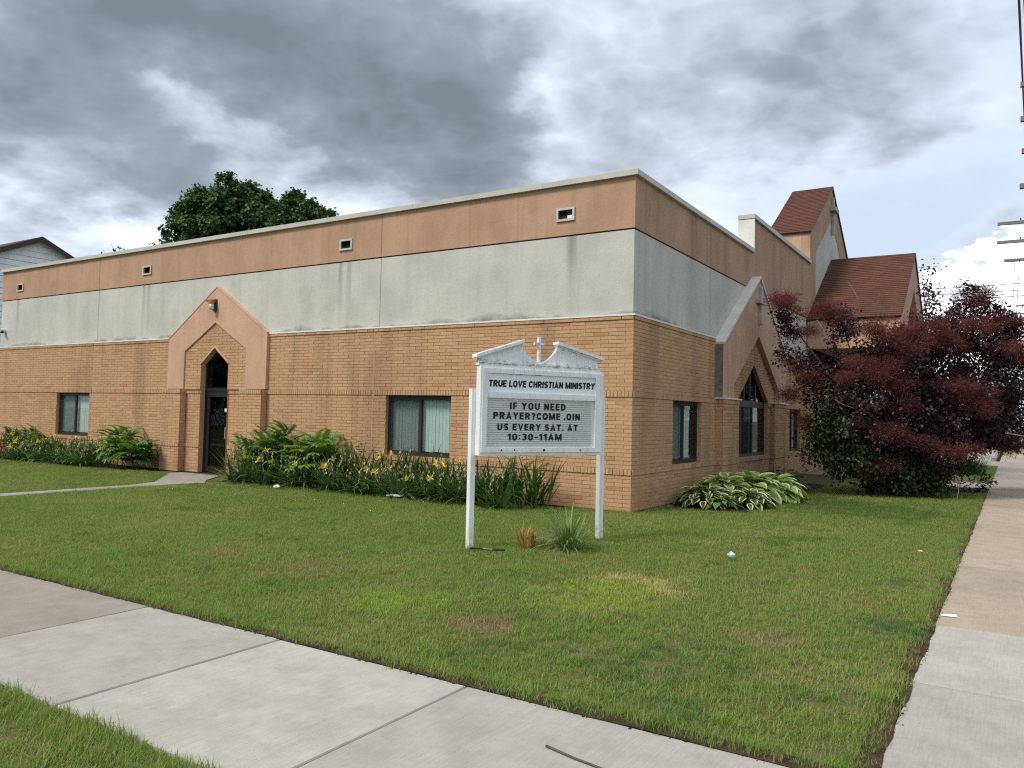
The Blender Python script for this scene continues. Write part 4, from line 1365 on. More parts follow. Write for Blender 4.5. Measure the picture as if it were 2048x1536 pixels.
def write(text, u0, u1, z0, h, parent, d, weight=SW, shear=0.0, gap=0.16, space=0.45, drop=0.0):
    x, gl = 0.0, []
    for ch in text:
        if ch == ' ':
            x += space
            continue
        gl.append((ch, x))
        x += STROKES[ch][0] + gap
    k = (u1 - u0) / (x - gap)
    off3 = root_offset(parent)
    for ch, off in gl:
        fv, ff = [], []
        for q, st in enumerate(STROKES[ch][1]):
            rb = ribbon(st, weight)
            b0 = len(fv)
            for (a, b_) in rb:
                for (px, py) in (a, b_):
                    u = u0 + (px + off) * k + py * h * shear
                    fv.append(SF.p(u, z0 + py * h + (u - u0) * drop, d - q * 0.0005))
            for i in range(len(rb) - 1):
                ff.append((b0 + 2 * i, b0 + 2 * i + 1, b0 + 2 * i + 3, b0 + 2 * i + 2))
        link_mesh('letter', np_mesh('letter', np.array(fv) - off3, ff, M_letter), parent)
write('TRUE LOVE CHRISTIAN MINISTRY', 0.150, 1.692, 1.920, 0.080, hp, -0.0005, 0.24, shear=0.06, gap=0.10, space=0.34, drop=0.012)
write('IF YOU NEED', 0.455, 1.257, 1.655, 0.084, lbd, -0.008, 0.215, gap=0.22, space=0.42)
write('PRAYER?COME ,OIN', 0.228, 1.476, 1.536, 0.082, lbd, -0.008, 0.215, gap=0.20, space=0.30)
write('US EVERY SAT. AT', 0.287, 1.446, 1.400, 0.080, lbd, -0.008, 0.215, gap=0.20, space=0.42)
write('10:30-11AM', 0.428, 1.206, 1.280, 0.080, lbd, -0.008, 0.215, gap=0.20, space=0.4)
for u, w_ in ((0.44, 0.03), (0.57, 0.045), (0.60, 0.02), (0.80, 0.03), (0.84, 0.05)):
    mb = MB()
    SF.box(mb, u, u + w_, 2.076, 2.0835, -0.0035, -0.0025)
    mb.build('letter_scrap', M_letter, hp)
# broken pediment with a cross between its halves
pb = MB()
LP = [(0.035, 2.225), (0.045, 2.275), (0.625, 2.462), (0.660, 2.395), (0.715, 2.335), (0.785, 2.283), (0.860, 2.250), (0.895, 2.246), (0.895, 2.225)]
RP = [(0.895, 2.225), (0.895, 2.246), (0.950, 2.258), (1.030, 2.300), (1.095, 2.365), (1.140, 2.430), (1.152, 2.468), (1.765, 2.315), (1.775, 2.225)]
def fan(mb, poly, c, d0, d1):
    for a, b_ in zip(poly, poly[1:]):
        SF.prism(mb, [c, a, b_], d0, d1)
base = [(0.035, 2.225), (1.775, 2.225)]
for poly in (LP, RP):
    for (ua, za), (ub, zb_) in zip(poly, poly[1:]):
        if abs(ub - ua) > 1e-4 and za > 2.2251 or zb_ > 2.2251:
            if abs(ub - ua) > 1e-4:
                SF.prism(pb, [(ua, 2.2252), (ub, 2.2252), (ub, zb_), (ua, za)], -0.10, -0.055)
ped = pb.build('pediment', M_sign, sign)
mb = MB()
SF.box(mb, 0.025, 1.80, 2.1755, 2.225, -0.115, -0.03)
SF.box(mb, 0.015, 1.815, 2.205, 2.2245, -0.029, -0.012)
mb.build('pediment_base', M_sign, sign)
for (a, b_) in (((-0.018, 2.262), (0.640, 2.478)), ((1.128, 2.485), (1.838, 2.318))):
    mb = MB()
    SF.prism(mb, [a, b_, (b_[0], b_[1] + 0.038), (a[0], a[1] + 0.038)], -0.13, 0.0)
    SF.prism(mb, [(a[0] + 0.01, a[1] - 0.018), (b_[0] - 0.01, b_[1] - 0.018), (b_[0] - 0.01, b_[1] + 0.001), (a[0] + 0.01, a[1] + 0.001)], -0.125, -0.03)
    mb.build('raking_moulding', M_sign, sign)
mb = MB()
SF.box(mb, 0.866, 0.900, 2.247, 2.56, -0.09, -0.055)
SF.box(mb, 0.812, 0.955, 2.466, 2.498, -0.0895, -0.0545)
mb.build('sign_cross', M_sign, sign)

# ------------------------------------------------------------------ the house next door
hs = empty('neighbour_house', (-30.0, 5.2, 0))
tag(hs, 'white sided house gable with dark brown trim showing above the far end of the church', 'house')
M_siding = simple('white_siding', (0.78, 0.81, 0.84), 0.6, 0.3, 0.06, 3.0)
M_brownroof = simple('dark_brown_roof', (0.075, 0.055, 0.052), 0.9, 0.2, 0.2, 8.0)
HX, HC, HZ, HHALF = -30.0, 5.164, 8.66, 4.6
SL = 0.475
Ez = HZ - HHALF * SL
mb = MB()
mb.box((HX - 8, HC - HHALF, -0.1), (HX - 0.03, HC + HHALF, Ez))
mb.hexa([(HX - 8, HC - HHALF, Ez), (HX - 8, HC, HZ), (HX - 8, HC + HHALF, Ez)], [(HX - 0.03, HC - HHALF, Ez), (HX - 0.03, HC, HZ), (HX - 0.03, HC + HHALF, Ez)])
mb.build('wall', M_siding, hs)
z = 0.2
while z < HZ - 0.15:
    z1 = z + 0.235
    h0 = min(HHALF, (HZ - z) / SL)
    h1 = min(HHALF, max(0.02, (HZ - z1) / SL))
    mb = MB()
    mb.hexa([(HX - 0.025, HC - h0, z), (HX - 0.025, HC + h0, z), (HX - 0.025, HC + h1, z1), (HX - 0.025, HC - h1, z1)], [(HX + 0.018, HC - h0, z), (HX + 0.018, HC + h0, z), (HX - 0.012, HC + h1, z1), (HX - 0.012, HC - h1, z1)])
    mb.build('siding_board', M_siding, hs)
    z = z1 + 0.012
for sgn in (-1, 1):
    mb = MB()
    a, b_ = (HC + sgn * (HHALF + 0.35), HZ - (HHALF + 0.35) * SL), (HC, HZ)
    mb.hexa([(HX - 8.3, *a), (HX - 8.3, *b_), (HX - 8.3, b_[0], b_[1] + 0.1), (HX - 8.3, a[0], a[1] + 0.1)], [(HX + 0.30, *a), (HX + 0.30, *b_), (HX + 0.30, b_[0], b_[1] + 0.1), (HX + 0.30, a[0], a[1] + 0.1)])
    mb.build('roof', M_brownroof, hs)
    mb = MB()
    mb.hexa([(HX + 0.301, a[0], a[1] - 0.13), (HX + 0.301, b_[0], b_[1] - 0.13), (HX + 0.301, b_[0], b_[1] - 0.005), (HX + 0.301, a[0], a[1] - 0.005)], [(HX + 0.33, a[0], a[1] - 0.13), (HX + 0.33, b_[0], b_[1] - 0.13), (HX + 0.33, b_[0], b_[1] - 0.005), (HX + 0.33, a[0], a[1] - 0.005)])
    mb.build('verge_board', M_brownroof, hs)
# cross wing behind, whose roof slope shows left and right of the gable
mb = MB()
mb.hexa([(HX - 12, HC - 7, 6.2), (HX - 3.0, HC - 7, 6.2), (HX - 3.0, HC + 4.5, 6.2), (HX - 12, HC + 4.5, 6.2)], [(HX - 7.6, HC - 5, 8.95), (HX - 7.4, HC - 5, 8.95), (HX - 7.4, HC + 0.4, 8.95), (HX - 7.6, HC + 0.4, 8.95)])
mb.build('rear_roof', M_brownroof, hs)

# ------------------------------------------------------------------ vegetation helpers
CR, CF = np.array((0.8437, 0.5369, 0.0)), np.array((-0.5369, 0.8437, 0.0))
UP = np.array((0, 0, 1.0))
def unit(v):
    return v / (np.linalg.norm(v, axis=-1, keepdims=True) + 1e-9)
def rdir(n):
    return unit(rng.normal(size=(n, 3)))
def leaves(c, axis, nrm, L, W, fold=0.25):
    """two-triangle folded leaves -> V, F"""
    n = len(c)
    axis = unit(axis)
    side = unit(np.cross(axis, nrm))
    nr = np.cross(side, axis)
    L, W = np.asarray(L).reshape(-1, 1), np.asarray(W).reshape(-1, 1)
    V = np.empty((n, 6, 3))
    V[:, 0] = c
    V[:, 1] = c + axis * L * 0.35 + side * W * 0.5 + nr * W * fold
    V[:, 2] = c + axis * L * 0.72 + side * W * 0.38 + nr * W * fold * 0.7
    V[:, 3] = c + axis * L - nr * L * 0.08
    V[:, 4] = c + axis * L * 0.72 - side * W * 0.38 + nr * W * fold * 0.7
    V[:, 5] = c + axis * L * 0.35 - side * W * 0.5 + nr * W * fold
    idx = np.arange(n)[:, None] * 6
    F = np.concatenate([idx + np.array([[0, 1, 2, 3]]), idx + np.array([[0, 3, 4, 5]])], 1).reshape(-1, 4)
    return V.reshape(-1, 3), F
def blades(base, az, L, W, lean, curve, segs=4, twist=0.0):
    n = len(base)
    L, W, lean, curve, az = (np.broadcast_to(np.asarray(v, float), (n,)) for v in (L, W, lean, curve, az))
    h = np.stack([np.cos(az), np.sin(az), np.zeros(n)], 1)
    sd_ = np.stack([-np.sin(az), np.cos(az), np.zeros(n)], 1)
    P = base.copy()
    V = np.empty((n, segs * 2 + 2, 3))
    for s in range(segs + 1):
        q = s / segs
        w_ = W * (0.55 + 0.45 * math.sin(min(1, q * 2.2) * math.pi / 2)) * (1 - max(0, q - 0.45) / 0.55) ** 0.8 * 0.5 + 1e-4
        V[:, 2 * s] = P + sd_ * w_[:, None]
        V[:, 2 * s + 1] = P - sd_ * w_[:, None]
        th = lean + curve * q ** 1.3
        P = P + (h * np.sin(th)[:, None] + UP * np.cos(th)[:, None]) * (L / segs)[:, None]
    idx = np.arange(n)[:, None, None] * (segs * 2 + 2)
    k = np.arange(segs)[None, :, None] * 2
    F = (idx + k + np.array([0, 2, 3, 1])[None, None, :]).reshape(-1, 4)
    return V.reshape(-1, 3), F
def mesh_part(name, V, F, mat, parent, tint, kind=None, smooth=False):
    me = np_mesh(name, V - root_offset(parent), F, mat, tint, None, smooth)
    return link_mesh(name, me, parent, kind)
def per(n, k, lo=0, hi=1):
    return np.repeat(rng.uniform(lo, hi, n), k)
def lobed(lobes, total, shell=0.75):
    """points in a set of ellipsoids given as (centre, r_right, r_depth, r_up); returns points and outward directions"""
    vol = np.array([(l[1] * l[2] + l[1] * l[3] + l[2] * l[3]) for l in lobes])
    cnt = np.maximum(8, (vol / vol.sum() * total)).astype(int)
    P, O = [], []
    for l, n in zip(lobes, cnt):
        d = rdir(n)
        r_ = rng.uniform(0, 1, n) ** (1 / 3) * (1 - shell) + shell * rng.uniform(0.72, 1.06, n)
        q = d * r_[:, None] * np.array(l[1:4])
        P.append(l[0] + q[:, :1] * CR + q[:, 1:2] * CF + q[:, 2:3] * UP)
        O.append(d[:, :1] * CR + d[:, 1:2] * CF + d[:, 2:3] * UP)
    return np.concatenate(P), np.concatenate(O)
def clustered(lobes, clusters, per_cluster, spread):
    C_, O_ = lobed(lobes, clusters)
    n = len(C_)
    P = np.repeat(C_, per_cluster, 0) + rng.normal(size=(n * per_cluster, 3)) * spread
    O = np.repeat(O_, per_cluster, 0)
    return P, O, C_

# ------------------------------------------------------------------ trees behind the church
def tree(name, label, base, lobes, clusters, per_cluster, spread, leaf, mat, trunk_r, group=None):
    t_ = empty(name, tuple(base))
    tag(t_, label, 'tree', group)
    P, O, C_ = clustered(lobes, clusters, per_cluster, spread)
    n = len(P)
    ax = unit(O * 0.5 + rdir(n) * 0.8 + np.array((0, 0, -0.35)))
    nr = unit(O + UP * 0.7 + rdir(n) * 0.45)
    L = rng.uniform(0.7, 1.2, n) * leaf
    V, F = leaves(P, ax, nr, L, L * 0.95, 0.15)
    tn = np.clip(np.repeat(rng.uniform(0, 1, len(C_)), per_cluster) * 0.6 + rng.uniform(0, 0.4, n), 0, 1)
    mesh_part('crown', V, F, mat, t_, np.repeat(tn, 2), 'stuff')
    mb = MB()
    top = max(l[0][2] for l in lobes)
    low = min(l[0][2] - l[3] for l in lobes)
    b = np.array(base, float)
    fork = b + UP * max(1.5, low * 0.8)
    mb.tube([b, (b + fork) / 2 + np.array((0.05, 0.04, 0)), fork], [trunk_r * 1.3, trunk_r, trunk_r * 0.85], 8)
    mb.build('trunk', M_bark, t_, smooth=True)
    for l in lobes[:10]:
        mb = MB()
        c = np.array(l[0])
        mid = (fork + c) / 2 + rng.normal(size=3) * 0.12 + UP * 0.2
        mb.tube([fork, mid, c], [trunk_r * 0.6, trunk_r * 0.35, trunk_r * 0.12], 6)
        mb.build('limb', M_bark, t_, smooth=True)
    return t_
def at(px, py, D):
    """a place D metres ahead of the camera on a given line of sight (used to read places off the plan once)"""
    d = _r2 * (px - 1024) / 1578.8 - _u2 * (py - 768) / 1578.8 + _f
    return EYE + d * D
mp = [(462, 385, 28, 34), (420, 400, 40, 22), (500, 392, 28, 22), (535, 415, 40, 28), (400, 425, 40, 30), (460, 430, 70, 40), (370, 440, 30, 26), (350, 470, 22, 22), (520, 445, 60, 32), (450, 470, 90, 40), (552, 455, 20, 20), (430, 520, 95, 50), (520, 500, 60, 45)]
lobes = [(at(x, y, 38 + rng.uniform(-1.0, 1.0)), rx / 41.5, 1.3 * max(rx, ry) / 41.5 + 0.2, ry / 41.5) for x, y, rx, ry in mp]
tree('maple_tree', 'large dark green maple tree rising above the parapet of the long wall', (-26.3, 11.6, 0), [(l[0], l[1] * 0.9, l[2], l[3] * 0.85) for l in lobes], 800, 58, 0.12, 0.15, M_maple, 0.26)
mp = [(588, 398, 18, 16), (585, 420, 30, 18), (620, 425, 30, 20), (648, 432, 18, 14), (600, 450, 40, 26)]
lobes = [(at(x, y, 40 + rng.uniform(-0.6, 0.6)), rx / 39.5, 1.2 * rx / 39.5, ry / 39.5) for x, y, rx, ry in mp]
tree('maple_tree', 'smaller green tree just right of the large maple behind the parapet', (-24.2, 15.2, 0), [(l[0], l[1] * 0.9, l[2], l[3] * 0.85) for l in lobes], 200, 56, 0.11, 0.15, M_maple, 0.16)
# thin saplings whose tips clear the parapet
for lab, base, tips in (('thin sapling with sparse leaves poking over the parapet near the house', (-26.0, 7.0, 0), [(206, 500), (222, 488), (236, 491), (248, 494)]), ('spindly twig tip poking over the parapet beside the maple', (-24.6, 7.6, 0), [(318, 476), (325, 480), (334, 482)])):
    sp = empty('sapling', base)
    tag(sp, lab, 'tree')
    mb = MB(); mb.tube([np.array(base), np.array(base) + np.array((0, 0, 6.5))], [0.06, 0.03], 6); mb.build('trunk', M_bark, sp)
    P = []
    for x, y in tips:
        e = at(x, y, 33)
        s = np.array(base) + np.array((0, 0, 6.4))
        mb = MB(); mb.tube([s, (s + e) / 2 + np.array((0, 0, 0.15)), e], [0.025, 0.015, 0.006], 5); mb.build('twig', M_bark, sp)
        for k in range(9):
            P.append(s + (e - s) * rng.uniform(0.62, 1.0) + rng.normal(size=3) * 0.10)
    P = np.array(P); n = len(P)
    V, F = leaves(P, unit(rdir(n) + np.array((0, 0, -0.4))), rdir(n), np.full(n, 0.16), np.full(n, 0.09))
    mesh_part('crown', V, F, M_maple, sp, np.repeat(rng.uniform(0, 1, n), 2), 'stuff')
# trees far down the street
far = [(3.2, 118, 7, 'pale green street tree far down the side street beyond the parking lot'), (-4.0, 92, 8, 'wide tree beyond the parking lot behind the smoke bush'), (-9, 110, 9, 'tall tree beyond the parking lot behind the porch')]
for x, y, h, lab in far:
    b = np.array((x, y, -0.1))
    lobes = [(b + np.array((rng.uniform(-1.6, 1.6), rng.uniform(-1, 1), h * rng.uniform(0.45, 0.85))), rng.uniform(1.2, 2.0), rng.uniform(1.2, 2), rng.uniform(1, 1.7)) for _ in range(9)]
    tree('street_tree', lab, b, lobes, 90, 16, 0.3, 0.4, M_greenbush, 0.2)
sb_ = empty('shop_building', (-2.0, 150, 0))
tag(sb_, 'pale building far down the side street beyond the parking lot', 'building')
mb = MB(); mb.box((-12, 150, -0.1), (5.5, 158, 4.2)); mb.build('wall', M_conc_tan, sb_)
mb = MB(); mb.box((-12.2, 149.8, 4.2), (5.7, 158.2, 4.6)); mb.build('roof', M_bronze, sb_)
for i in range(4):
    mb = MB(); mb.box((-10.5 + i * 4, 149.9, 0.8), (-8.0 + i * 4, 149.98, 2.6)); mb.build('window', M_bronze, sb_)

# unseen trees and houses added across both streets for the church glass to mirror
proto = None
for x, y, h, lab in ((-30, -30, 9, 'unseen tree added across the front street, third from the corner'), (-42, -33, 10, 'unseen tree added across the front street, fourth from the corner'), (-55, -31, 9, 'unseen tree added across the front street, fifth from the corner'), (-70, -34, 11, 'unseen tree added across the front street, sixth from the corner'), (-20, -33, 9, 'unseen tree added across the front street, second from the corner'), (-88, -36, 11, 'unseen tree added across the front street, seventh from the corner'), (-10, -31, 8, 'unseen tree added across the front street, first from the corner'),
                  (24, 12, 8, 'unseen tree added across the side street, first from the corner'), (23, 24, 9, 'unseen tree added across the side street, second from the corner'), (25, 38, 9, 'unseen tree added across the side street, third from the corner'), (24, 52, 10, 'unseen tree added across the side street, fourth from the corner'), (25, 68, 10, 'unseen tree added across the side street, fifth from the corner'), (26, 88, 10, 'unseen tree added across the side street, sixth from the corner')):
    b = np.array((x, y, -0.15))
    if proto is None:
        lobes = [(b + np.array((rng.uniform(-2.6, 2.6), rng.uniform(-2.2, 2.2), h * rng.uniform(0.32, 0.85))), rng.uniform(1.4, 2.4), rng.uniform(1.4, 2.4), rng.uniform(1.2, 2.0)) for _ in range(14)]
        proto = tree('street_tree', lab, b, lobes, 260, 22, 0.32, 0.36, M_greenbush, 0.24, 'unseen trees across the streets')
    else:
        r = proto.copy(); col.objects.link(r); r.location = tuple(b); r['label'] = lab
        r.rotation_euler = (0, 0, rng.uniform(0, 6.28)); r.scale = (1, 1, h / 9 * rng.uniform(0.95, 1.15))
        for ch in list(proto.children):
            c = ch.copy(); col.objects.link(c); c.parent = r
for x, y, lab, sx in ((-37, -42, 'unseen plain house added across the front street', 1), (-60, -43, 'unseen plain house added farther along the front street', 1), (33, 45, 'unseen plain house added across the side street', 0), (33, 20, 'unseen plain low house added across the side street', 0)):
    t_ = empty('unseen_house', (x, y, 0)); tag(t_, lab, 'house')
    mb = MB(); mb.box((x - 5, y - 5, -0.2), (x + 5, y + 5, 3.2)); mb.build('wall', M_siding, t_)
    mb = MB()
    if sx:
        mb.hexa([(x - 5.4, y - 5.5, 3.2), (x - 5.4, y, 6.4), (x - 5.4, y + 5.5, 3.2)], [(x + 5.4, y - 5.5, 3.2), (x + 5.4, y, 6.4), (x + 5.4, y + 5.5, 3.2)])
    else:
        mb.hexa([(x - 5.5, y - 5.4, 3.2), (x, y - 5.4, 6.4), (x + 5.5, y - 5.4, 3.2)], [(x - 5.5, y + 5.4, 3.2), (x, y + 5.4, 6.4), (x + 5.5, y + 5.4, 3.2)])
    mb.build('roof', M_brownroof, t_)
    for q in (-2.6, 0.2, 2.8):
        mb = MB()
        if sx:
            mb.box((x + q - 0.6, y + 5.0, 0.9), (x + q + 0.6, y + 5.04, 2.3))
        else:
            mb.box((x - 5.04, y + q - 0.6, 0.9), (x - 5.0, y + q + 0.6, 2.3))
        mb.build('window', M_bronze, t_)
# ------------------------------------------------------------------ smoke bush by the porch
SB = np.array((3.05, 7.35, 0.0))
bush = empty('smoke_bush', tuple(SB))
tag(bush, 'big dark purple smoke bush with pinkish plumes spilling over the lawn before the porch', 'bush')
def bl(px, py, rx, ry, dep=0.0, rd=None):
    k = 88.9
    c = SB + CR * ((px - 1773) / k) + CF * dep + UP * max(0.05, (990 - py) / k)
    return (c, rx / k, (rd if rd else max(0.35, 0.9 * min(rx, ry) / k)), ry / k)
BL = [bl(1900, 715, 120, 105, 0.2), bl(1990, 745, 85, 110, 0.3), bl(1955, 650, 75, 50, 0.2), bl(1890, 822, 120, 76, -0.3), bl(1790, 760, 105, 85, -0.4), bl(1725, 840, 95, 80, -0.5),
      bl(1650, 800, 62, 55, -0.2), bl(1605, 745, 36, 48, 0.2), bl(1582, 700, 20, 46, 0.3), bl(1566, 630, 8, 24, 0.3, 0.15), bl(1700, 690, 52, 36, -0.1), bl(1676, 648, 20, 22, 0.0, 0.25),
      bl(1745, 900, 105, 45, -0.4), bl(1820, 915, 85, 45, -0.2), bl(1795, 955, 78, 34, 0.0, 0.8), bl(2040, 690, 50, 62, 0.3), bl(2035, 830, 52, 60, 0.2), bl(1985, 850, 50, 50, -0.1), bl(1940, 598, 22, 30, 0.2, 0.25), bl(1985, 622, 26, 24, 0.2, 0.3), bl(2030, 655, 28, 26, 0.4, 0.3),
      bl(1900, 650, 30, 30, 0.1, 0.3), bl(1862, 585, 9, 55, 0.2, 0.12), bl(1770, 690, 45, 30, -0.2, 0.4)]
BL += [bl(1830, 800, 150, 130, 0.5, 1.0), bl(1930, 780, 120, 140, 0.6, 0.9), bl(1825, 868, 115, 75, 0.3, 0.9), bl(1720, 800, 100, 90, 0.2, 0.6), bl(1930, 835, 75, 80, 0.4, 0.7), bl(1820, 720, 80, 60, 0.3, 0.6), bl(1790, 938, 85, 48, 0.3, 0.7)]
GL = [bl(1662, 862, 66, 52, -0.4), bl(1690, 915, 70, 40, -0.5), bl(1610, 905, 22, 20, -0.3, 0.25), bl(1765, 950, 55, 28, -0.5), bl(1838, 962, 30, 24, -0.4, 0.4)]
def bush_leaves(name, lobes, clusters, per_c, mat, size, spread):
    P, O, C_ = clustered(lobes, clusters, per_c, spread)
    keep = P[:, 2] > 0.06
    # nothing may grow inside the church wall, its pilasters or the porch
    inside = (P[:, 0] < 0.10) | ((P[:, 0] < 0.27) & (P[:, 1] < 10.0)) | ((P[:, 1] > 13.1) & (P[:, 0] < 2.7) & (P[:, 2] > 3.7))
    keep &= ~inside
    tn = np.clip(np.repeat(rng.uniform(0, 0.8, len(C_)), per_c) + rng.uniform(-0.15, 0.3, len(P)), 0, 1)
    P, O, tn = P[keep], O[keep], tn[keep]
    n = len(P)
    ax = unit(O * 0.6 + rdir(n) * 0.9 + UP * -0.05)
    nr = unit(O * 0.6 + UP * 0.8 + rdir(n) * 0.6)
    L = rng.uniform(0.7, 1.25, n) * size
    V, F = leaves(P, ax, nr, L, L * 0.72, 0.2)
    mesh_part(name, V, F, mat, bush, np.repeat(tn, 2), 'stuff')
    return C_
cc = bush_leaves('foliage', BL, 1250, 50, M_purple, 0.070, 0.10)
bush_leaves('green_foliage', GL, 210, 36, M_greenbush, 0.080, 0.12)
for i in range(16):
    a = rng.uniform(0, 2 * math.pi)
    s = SB + np.array((math.cos(a) * 0.45, math.sin(a) * 0.4, 0))
    l = BL[i % len(BL)]
    e = l[0]
    mb = MB()
    mid = s * 0.55 + e * 0.45 + UP * 0.35 + rng.normal(size=3) * 0.1
    mb.tube([s, s * 0.8 + mid * 0.2 + UP * 0.25, mid, e], [0.045, 0.04, 0.028, 0.010], 6)
    mb.build('stem', M_bark, bush, smooth=True)
def bare_twig(pts):
    mb = MB()
    mb.tube(pts, [0.010, 0.008, 0.004][:len(pts)], 5)
    mb.build('twig', simple('pale_twig', (0.30, 0.24, 0.19), 0.9) if 'pale_twig' not in bpy.data.materials else bpy.data.materials['pale_twig'], bush)
def bp(px, py, dep=-0.9):
    return SB + CR * ((px - 1773) / 88.9) + CF * dep + UP * ((990 - py) / 88.9)
for a, b_, c in (((1955, 862), (1990, 867), (2020, 875)), ((1715, 907), (1717, 890), (1733, 872)), ((1630, 806), (1645, 815), (1668, 822)), ((1672, 612), (1665, 597), (1652, 577)), ((1610, 678), (1595, 655), (1582, 660)), ((1862, 950), (1866, 975), (1862, 996)), ((1735, 764), (1720, 764), (1705, 766))):
    bare_twig([bp(*a), bp(*b_), bp(*c)])
# feathery plumes, each a part; five meshes shared between them
plume_me = []
for k in range(5):
    n = 420
    q = rng.normal(size=(n, 3)) * np.array((0.085, 0.085, 0.060))
    ax = unit(q * 6 + rdir(n) * 0.7 + UP * 0.25)
    L = rng.uniform(0.03, 0.085, n)
    V, F = leaves(q, ax, rdir(n), L, np.full(n, 0.0075), 0.1)
    plume_me.append(np_mesh('plume', V, F, M_plume, np.repeat(np.clip(rng.uniform(0, 1) * 0.5 + rng.uniform(0, 0.5, n), 0, 1), 2)))
PL = [(1662, 640), (1655, 612), (1690, 655), (1700, 668), (1640, 620), (1735, 690), (1725, 678), (1745, 668), (1790, 675), (1800, 665), (1775, 700), (1815, 690), (1830, 680), (1845, 700), (1765, 715), (1740, 735), (1690, 740), (1700, 755), (1715, 765), (1740, 765), (1755, 775), (1660, 735), (1650, 760),
      (1860, 770), (1845, 790), (1875, 785), (1920, 800), (1930, 790), (1905, 812), (1890, 785), (1745, 815), (1760, 805), (1770, 820), (1700, 855), (1715, 865), (1735, 870), (1750, 880), (1775, 885), (1800, 890), (1660, 852), (1620, 855), (1595, 840), (1560, 605), (1552, 615), (1578, 640), (1590, 668), (1606, 668), (1580, 745), (1590, 760), (1570, 800),
      (1950, 600), (1940, 580), (1960, 575), (1975, 640), (1990, 632), (1930, 630), (1915, 650), (1895, 665), (2020, 640), (2035, 700), (2025, 720), (2010, 690), (1960, 690), (2015, 780), (2030, 785), (2020, 850), (2005, 880), (2025, 880), (1990, 890), (1725, 935), (1718, 925), (1870, 905), (1850, 690), (1870, 650), (1885, 640), (1940, 660)]
for px, py in PL:
    for rep in range(3):
        dep = -0.95 + rng.uniform(-0.25, 0.35) if 1640 < px < 1980 and py > 655 else rng.uniform(-0.3, 0.3)
        if rep and rng.random() < 0.3:
            continue
        c = bp(px + rng.uniform(-10, 10) + rep * rng.uniform(-16, 16), py + rng.uniform(-8, 8), dep)
        if c[0] < 0.45:
            c[0] = 0.5
        o = link_mesh('plume', plume_me[rng.integers(5)], bush, 'stuff')
        o.location = tuple(c - SB)
        o.rotation_euler = (rng.uniform(-0.5, 0.5), rng.uniform(-0.5, 0.5), rng.uniform(0, 6.28))
        s = rng.uniform(0.75, 1.35)
        o.scale = (s * 1.15, s * 1.15, s)

# ------------------------------------------------------------------ hostas along the side wall
def hosta_leaf(cream, g):
    """a heart-shaped leaf about 1 long, drooping, with a pale margin"""
    S = [(0.0, 0.03), (0.12, 0.24), (0.32, 0.33), (0.58, 0.28), (0.82, 0.14), (1.0, 0.012)]
    V, F, mi = [], [], []
    for s, wd in S:
        zc = 0.10 * math.sin(s * 2.2) - 0.34 * s * s
        for k in (-1.0, -0.6, 0.0, 0.6, 1.0):
            V.append((s, k * wd, zc + abs(k) ** 1.5 * 0.065 + (0.02 * math.sin(s * 19) if abs(k) == 1 else 0)))
    for i in range(len(S) - 1):
        for k in range(4):
            F.append((i * 5 + k, (i + 1) * 5 + k, (i + 1) * 5 + k + 1, i * 5 + k + 1))
            mi.append(1 if k in (0, 3) else 0)
    return np_mesh('leaf', V, F, [g, M_hosta_c if cream else g], rng.uniform(0, 1, len(F)), mi, True)
H_pale = [hosta_leaf(True, M_hosta_g) for _ in range(4)]
H_white = [hosta_leaf(True, M_hosta_d) for _ in range(4)]
H_lime = [hosta_leaf(False, M_frond) for _ in range(2)]
H_dark = [hosta_leaf(False, M_hosta_d) for _ in range(3)]
def hosta(x, y, r, h, nleaf, size, meshes, lab):
    t_ = empty('hosta', (x, y, 0))
    tag(t_, lab, 'hosta', 'hostas along the side wall')
    for i in range(nleaf):
        q = (i + 0.5) / nleaf
        a = i * 2.39996 + rng.uniform(-0.3, 0.3)
        rr = r * math.sqrt(q) * 0.78
        px, py = x + math.cos(a) * rr, y + math.sin(a) * rr
        if px < 0.22:
            px = 0.22 + rng.uniform(0, 0.1)
        pz = 0.04 + 0.88 * h * (1 - q ** 1.6 * 0.82) * rng.uniform(0.88, 1.1)
        o = link_mesh('leaf', meshes[rng.integers(len(meshes))], t_)
        o.location = (px - x, py - y, pz)
        s = size * rng.uniform(0.75, 1.2)
        o.scale = (s, s, s)
        o.rotation_euler = (rng.uniform(-0.25, 0.25), -0.45 + q * 0.95 + rng.uniform(-0.2, 0.2), a + rng.uniform(-0.45, 0.45))
    n = nleaf
    a = rng.uniform(0, 6.28, n)
    b = np.stack([x + np.cos(a) * 0.05, y + np.sin(a) * 0.05, np.zeros(n)], 1)
    V, F = blades(b, a, rng.uniform(0.7, 1.1, n) * r, 0.012, 0.25, 0.9)
    mesh_part('stalks', V, F, M_stem, t_, rng.uniform(0, 1, len(F)), 'stuff')
hosta(0.62, 1.95, 0.50, 0.30, 84, 0.22, H_white, 'dark hosta with thin white leaf edges nearest the building corner')
hosta(1.00, 1.75, 0.30, 0.16, 22, 0.19, H_lime, 'small lime green hosta in front of the white edged ones')
hosta(0.72, 2.70, 0.55, 0.44, 72, 0.29, H_pale, 'cream edged hosta under the pilaster, second from the building corner')
hosta(1.30, 2.35, 0.42, 0.26, 60, 0.22, H_white, 'low white edged hosta at the lawn edge before the cream edged ones')
hosta(1.00, 3.40, 0.60, 0.46, 76, 0.32, H_pale, 'largest cream edged hosta in the middle of the side wall row')
hosta(1.35, 4.10, 0.56, 0.40, 64, 0.30, H_pale, 'last cream edged hosta in the row, beside the dark green hostas')
hosta(0.75, 5.0, 0.60, 0.34, 30, 0.22, H_dark, 'plain dark green hosta just beyond the cream edged ones')
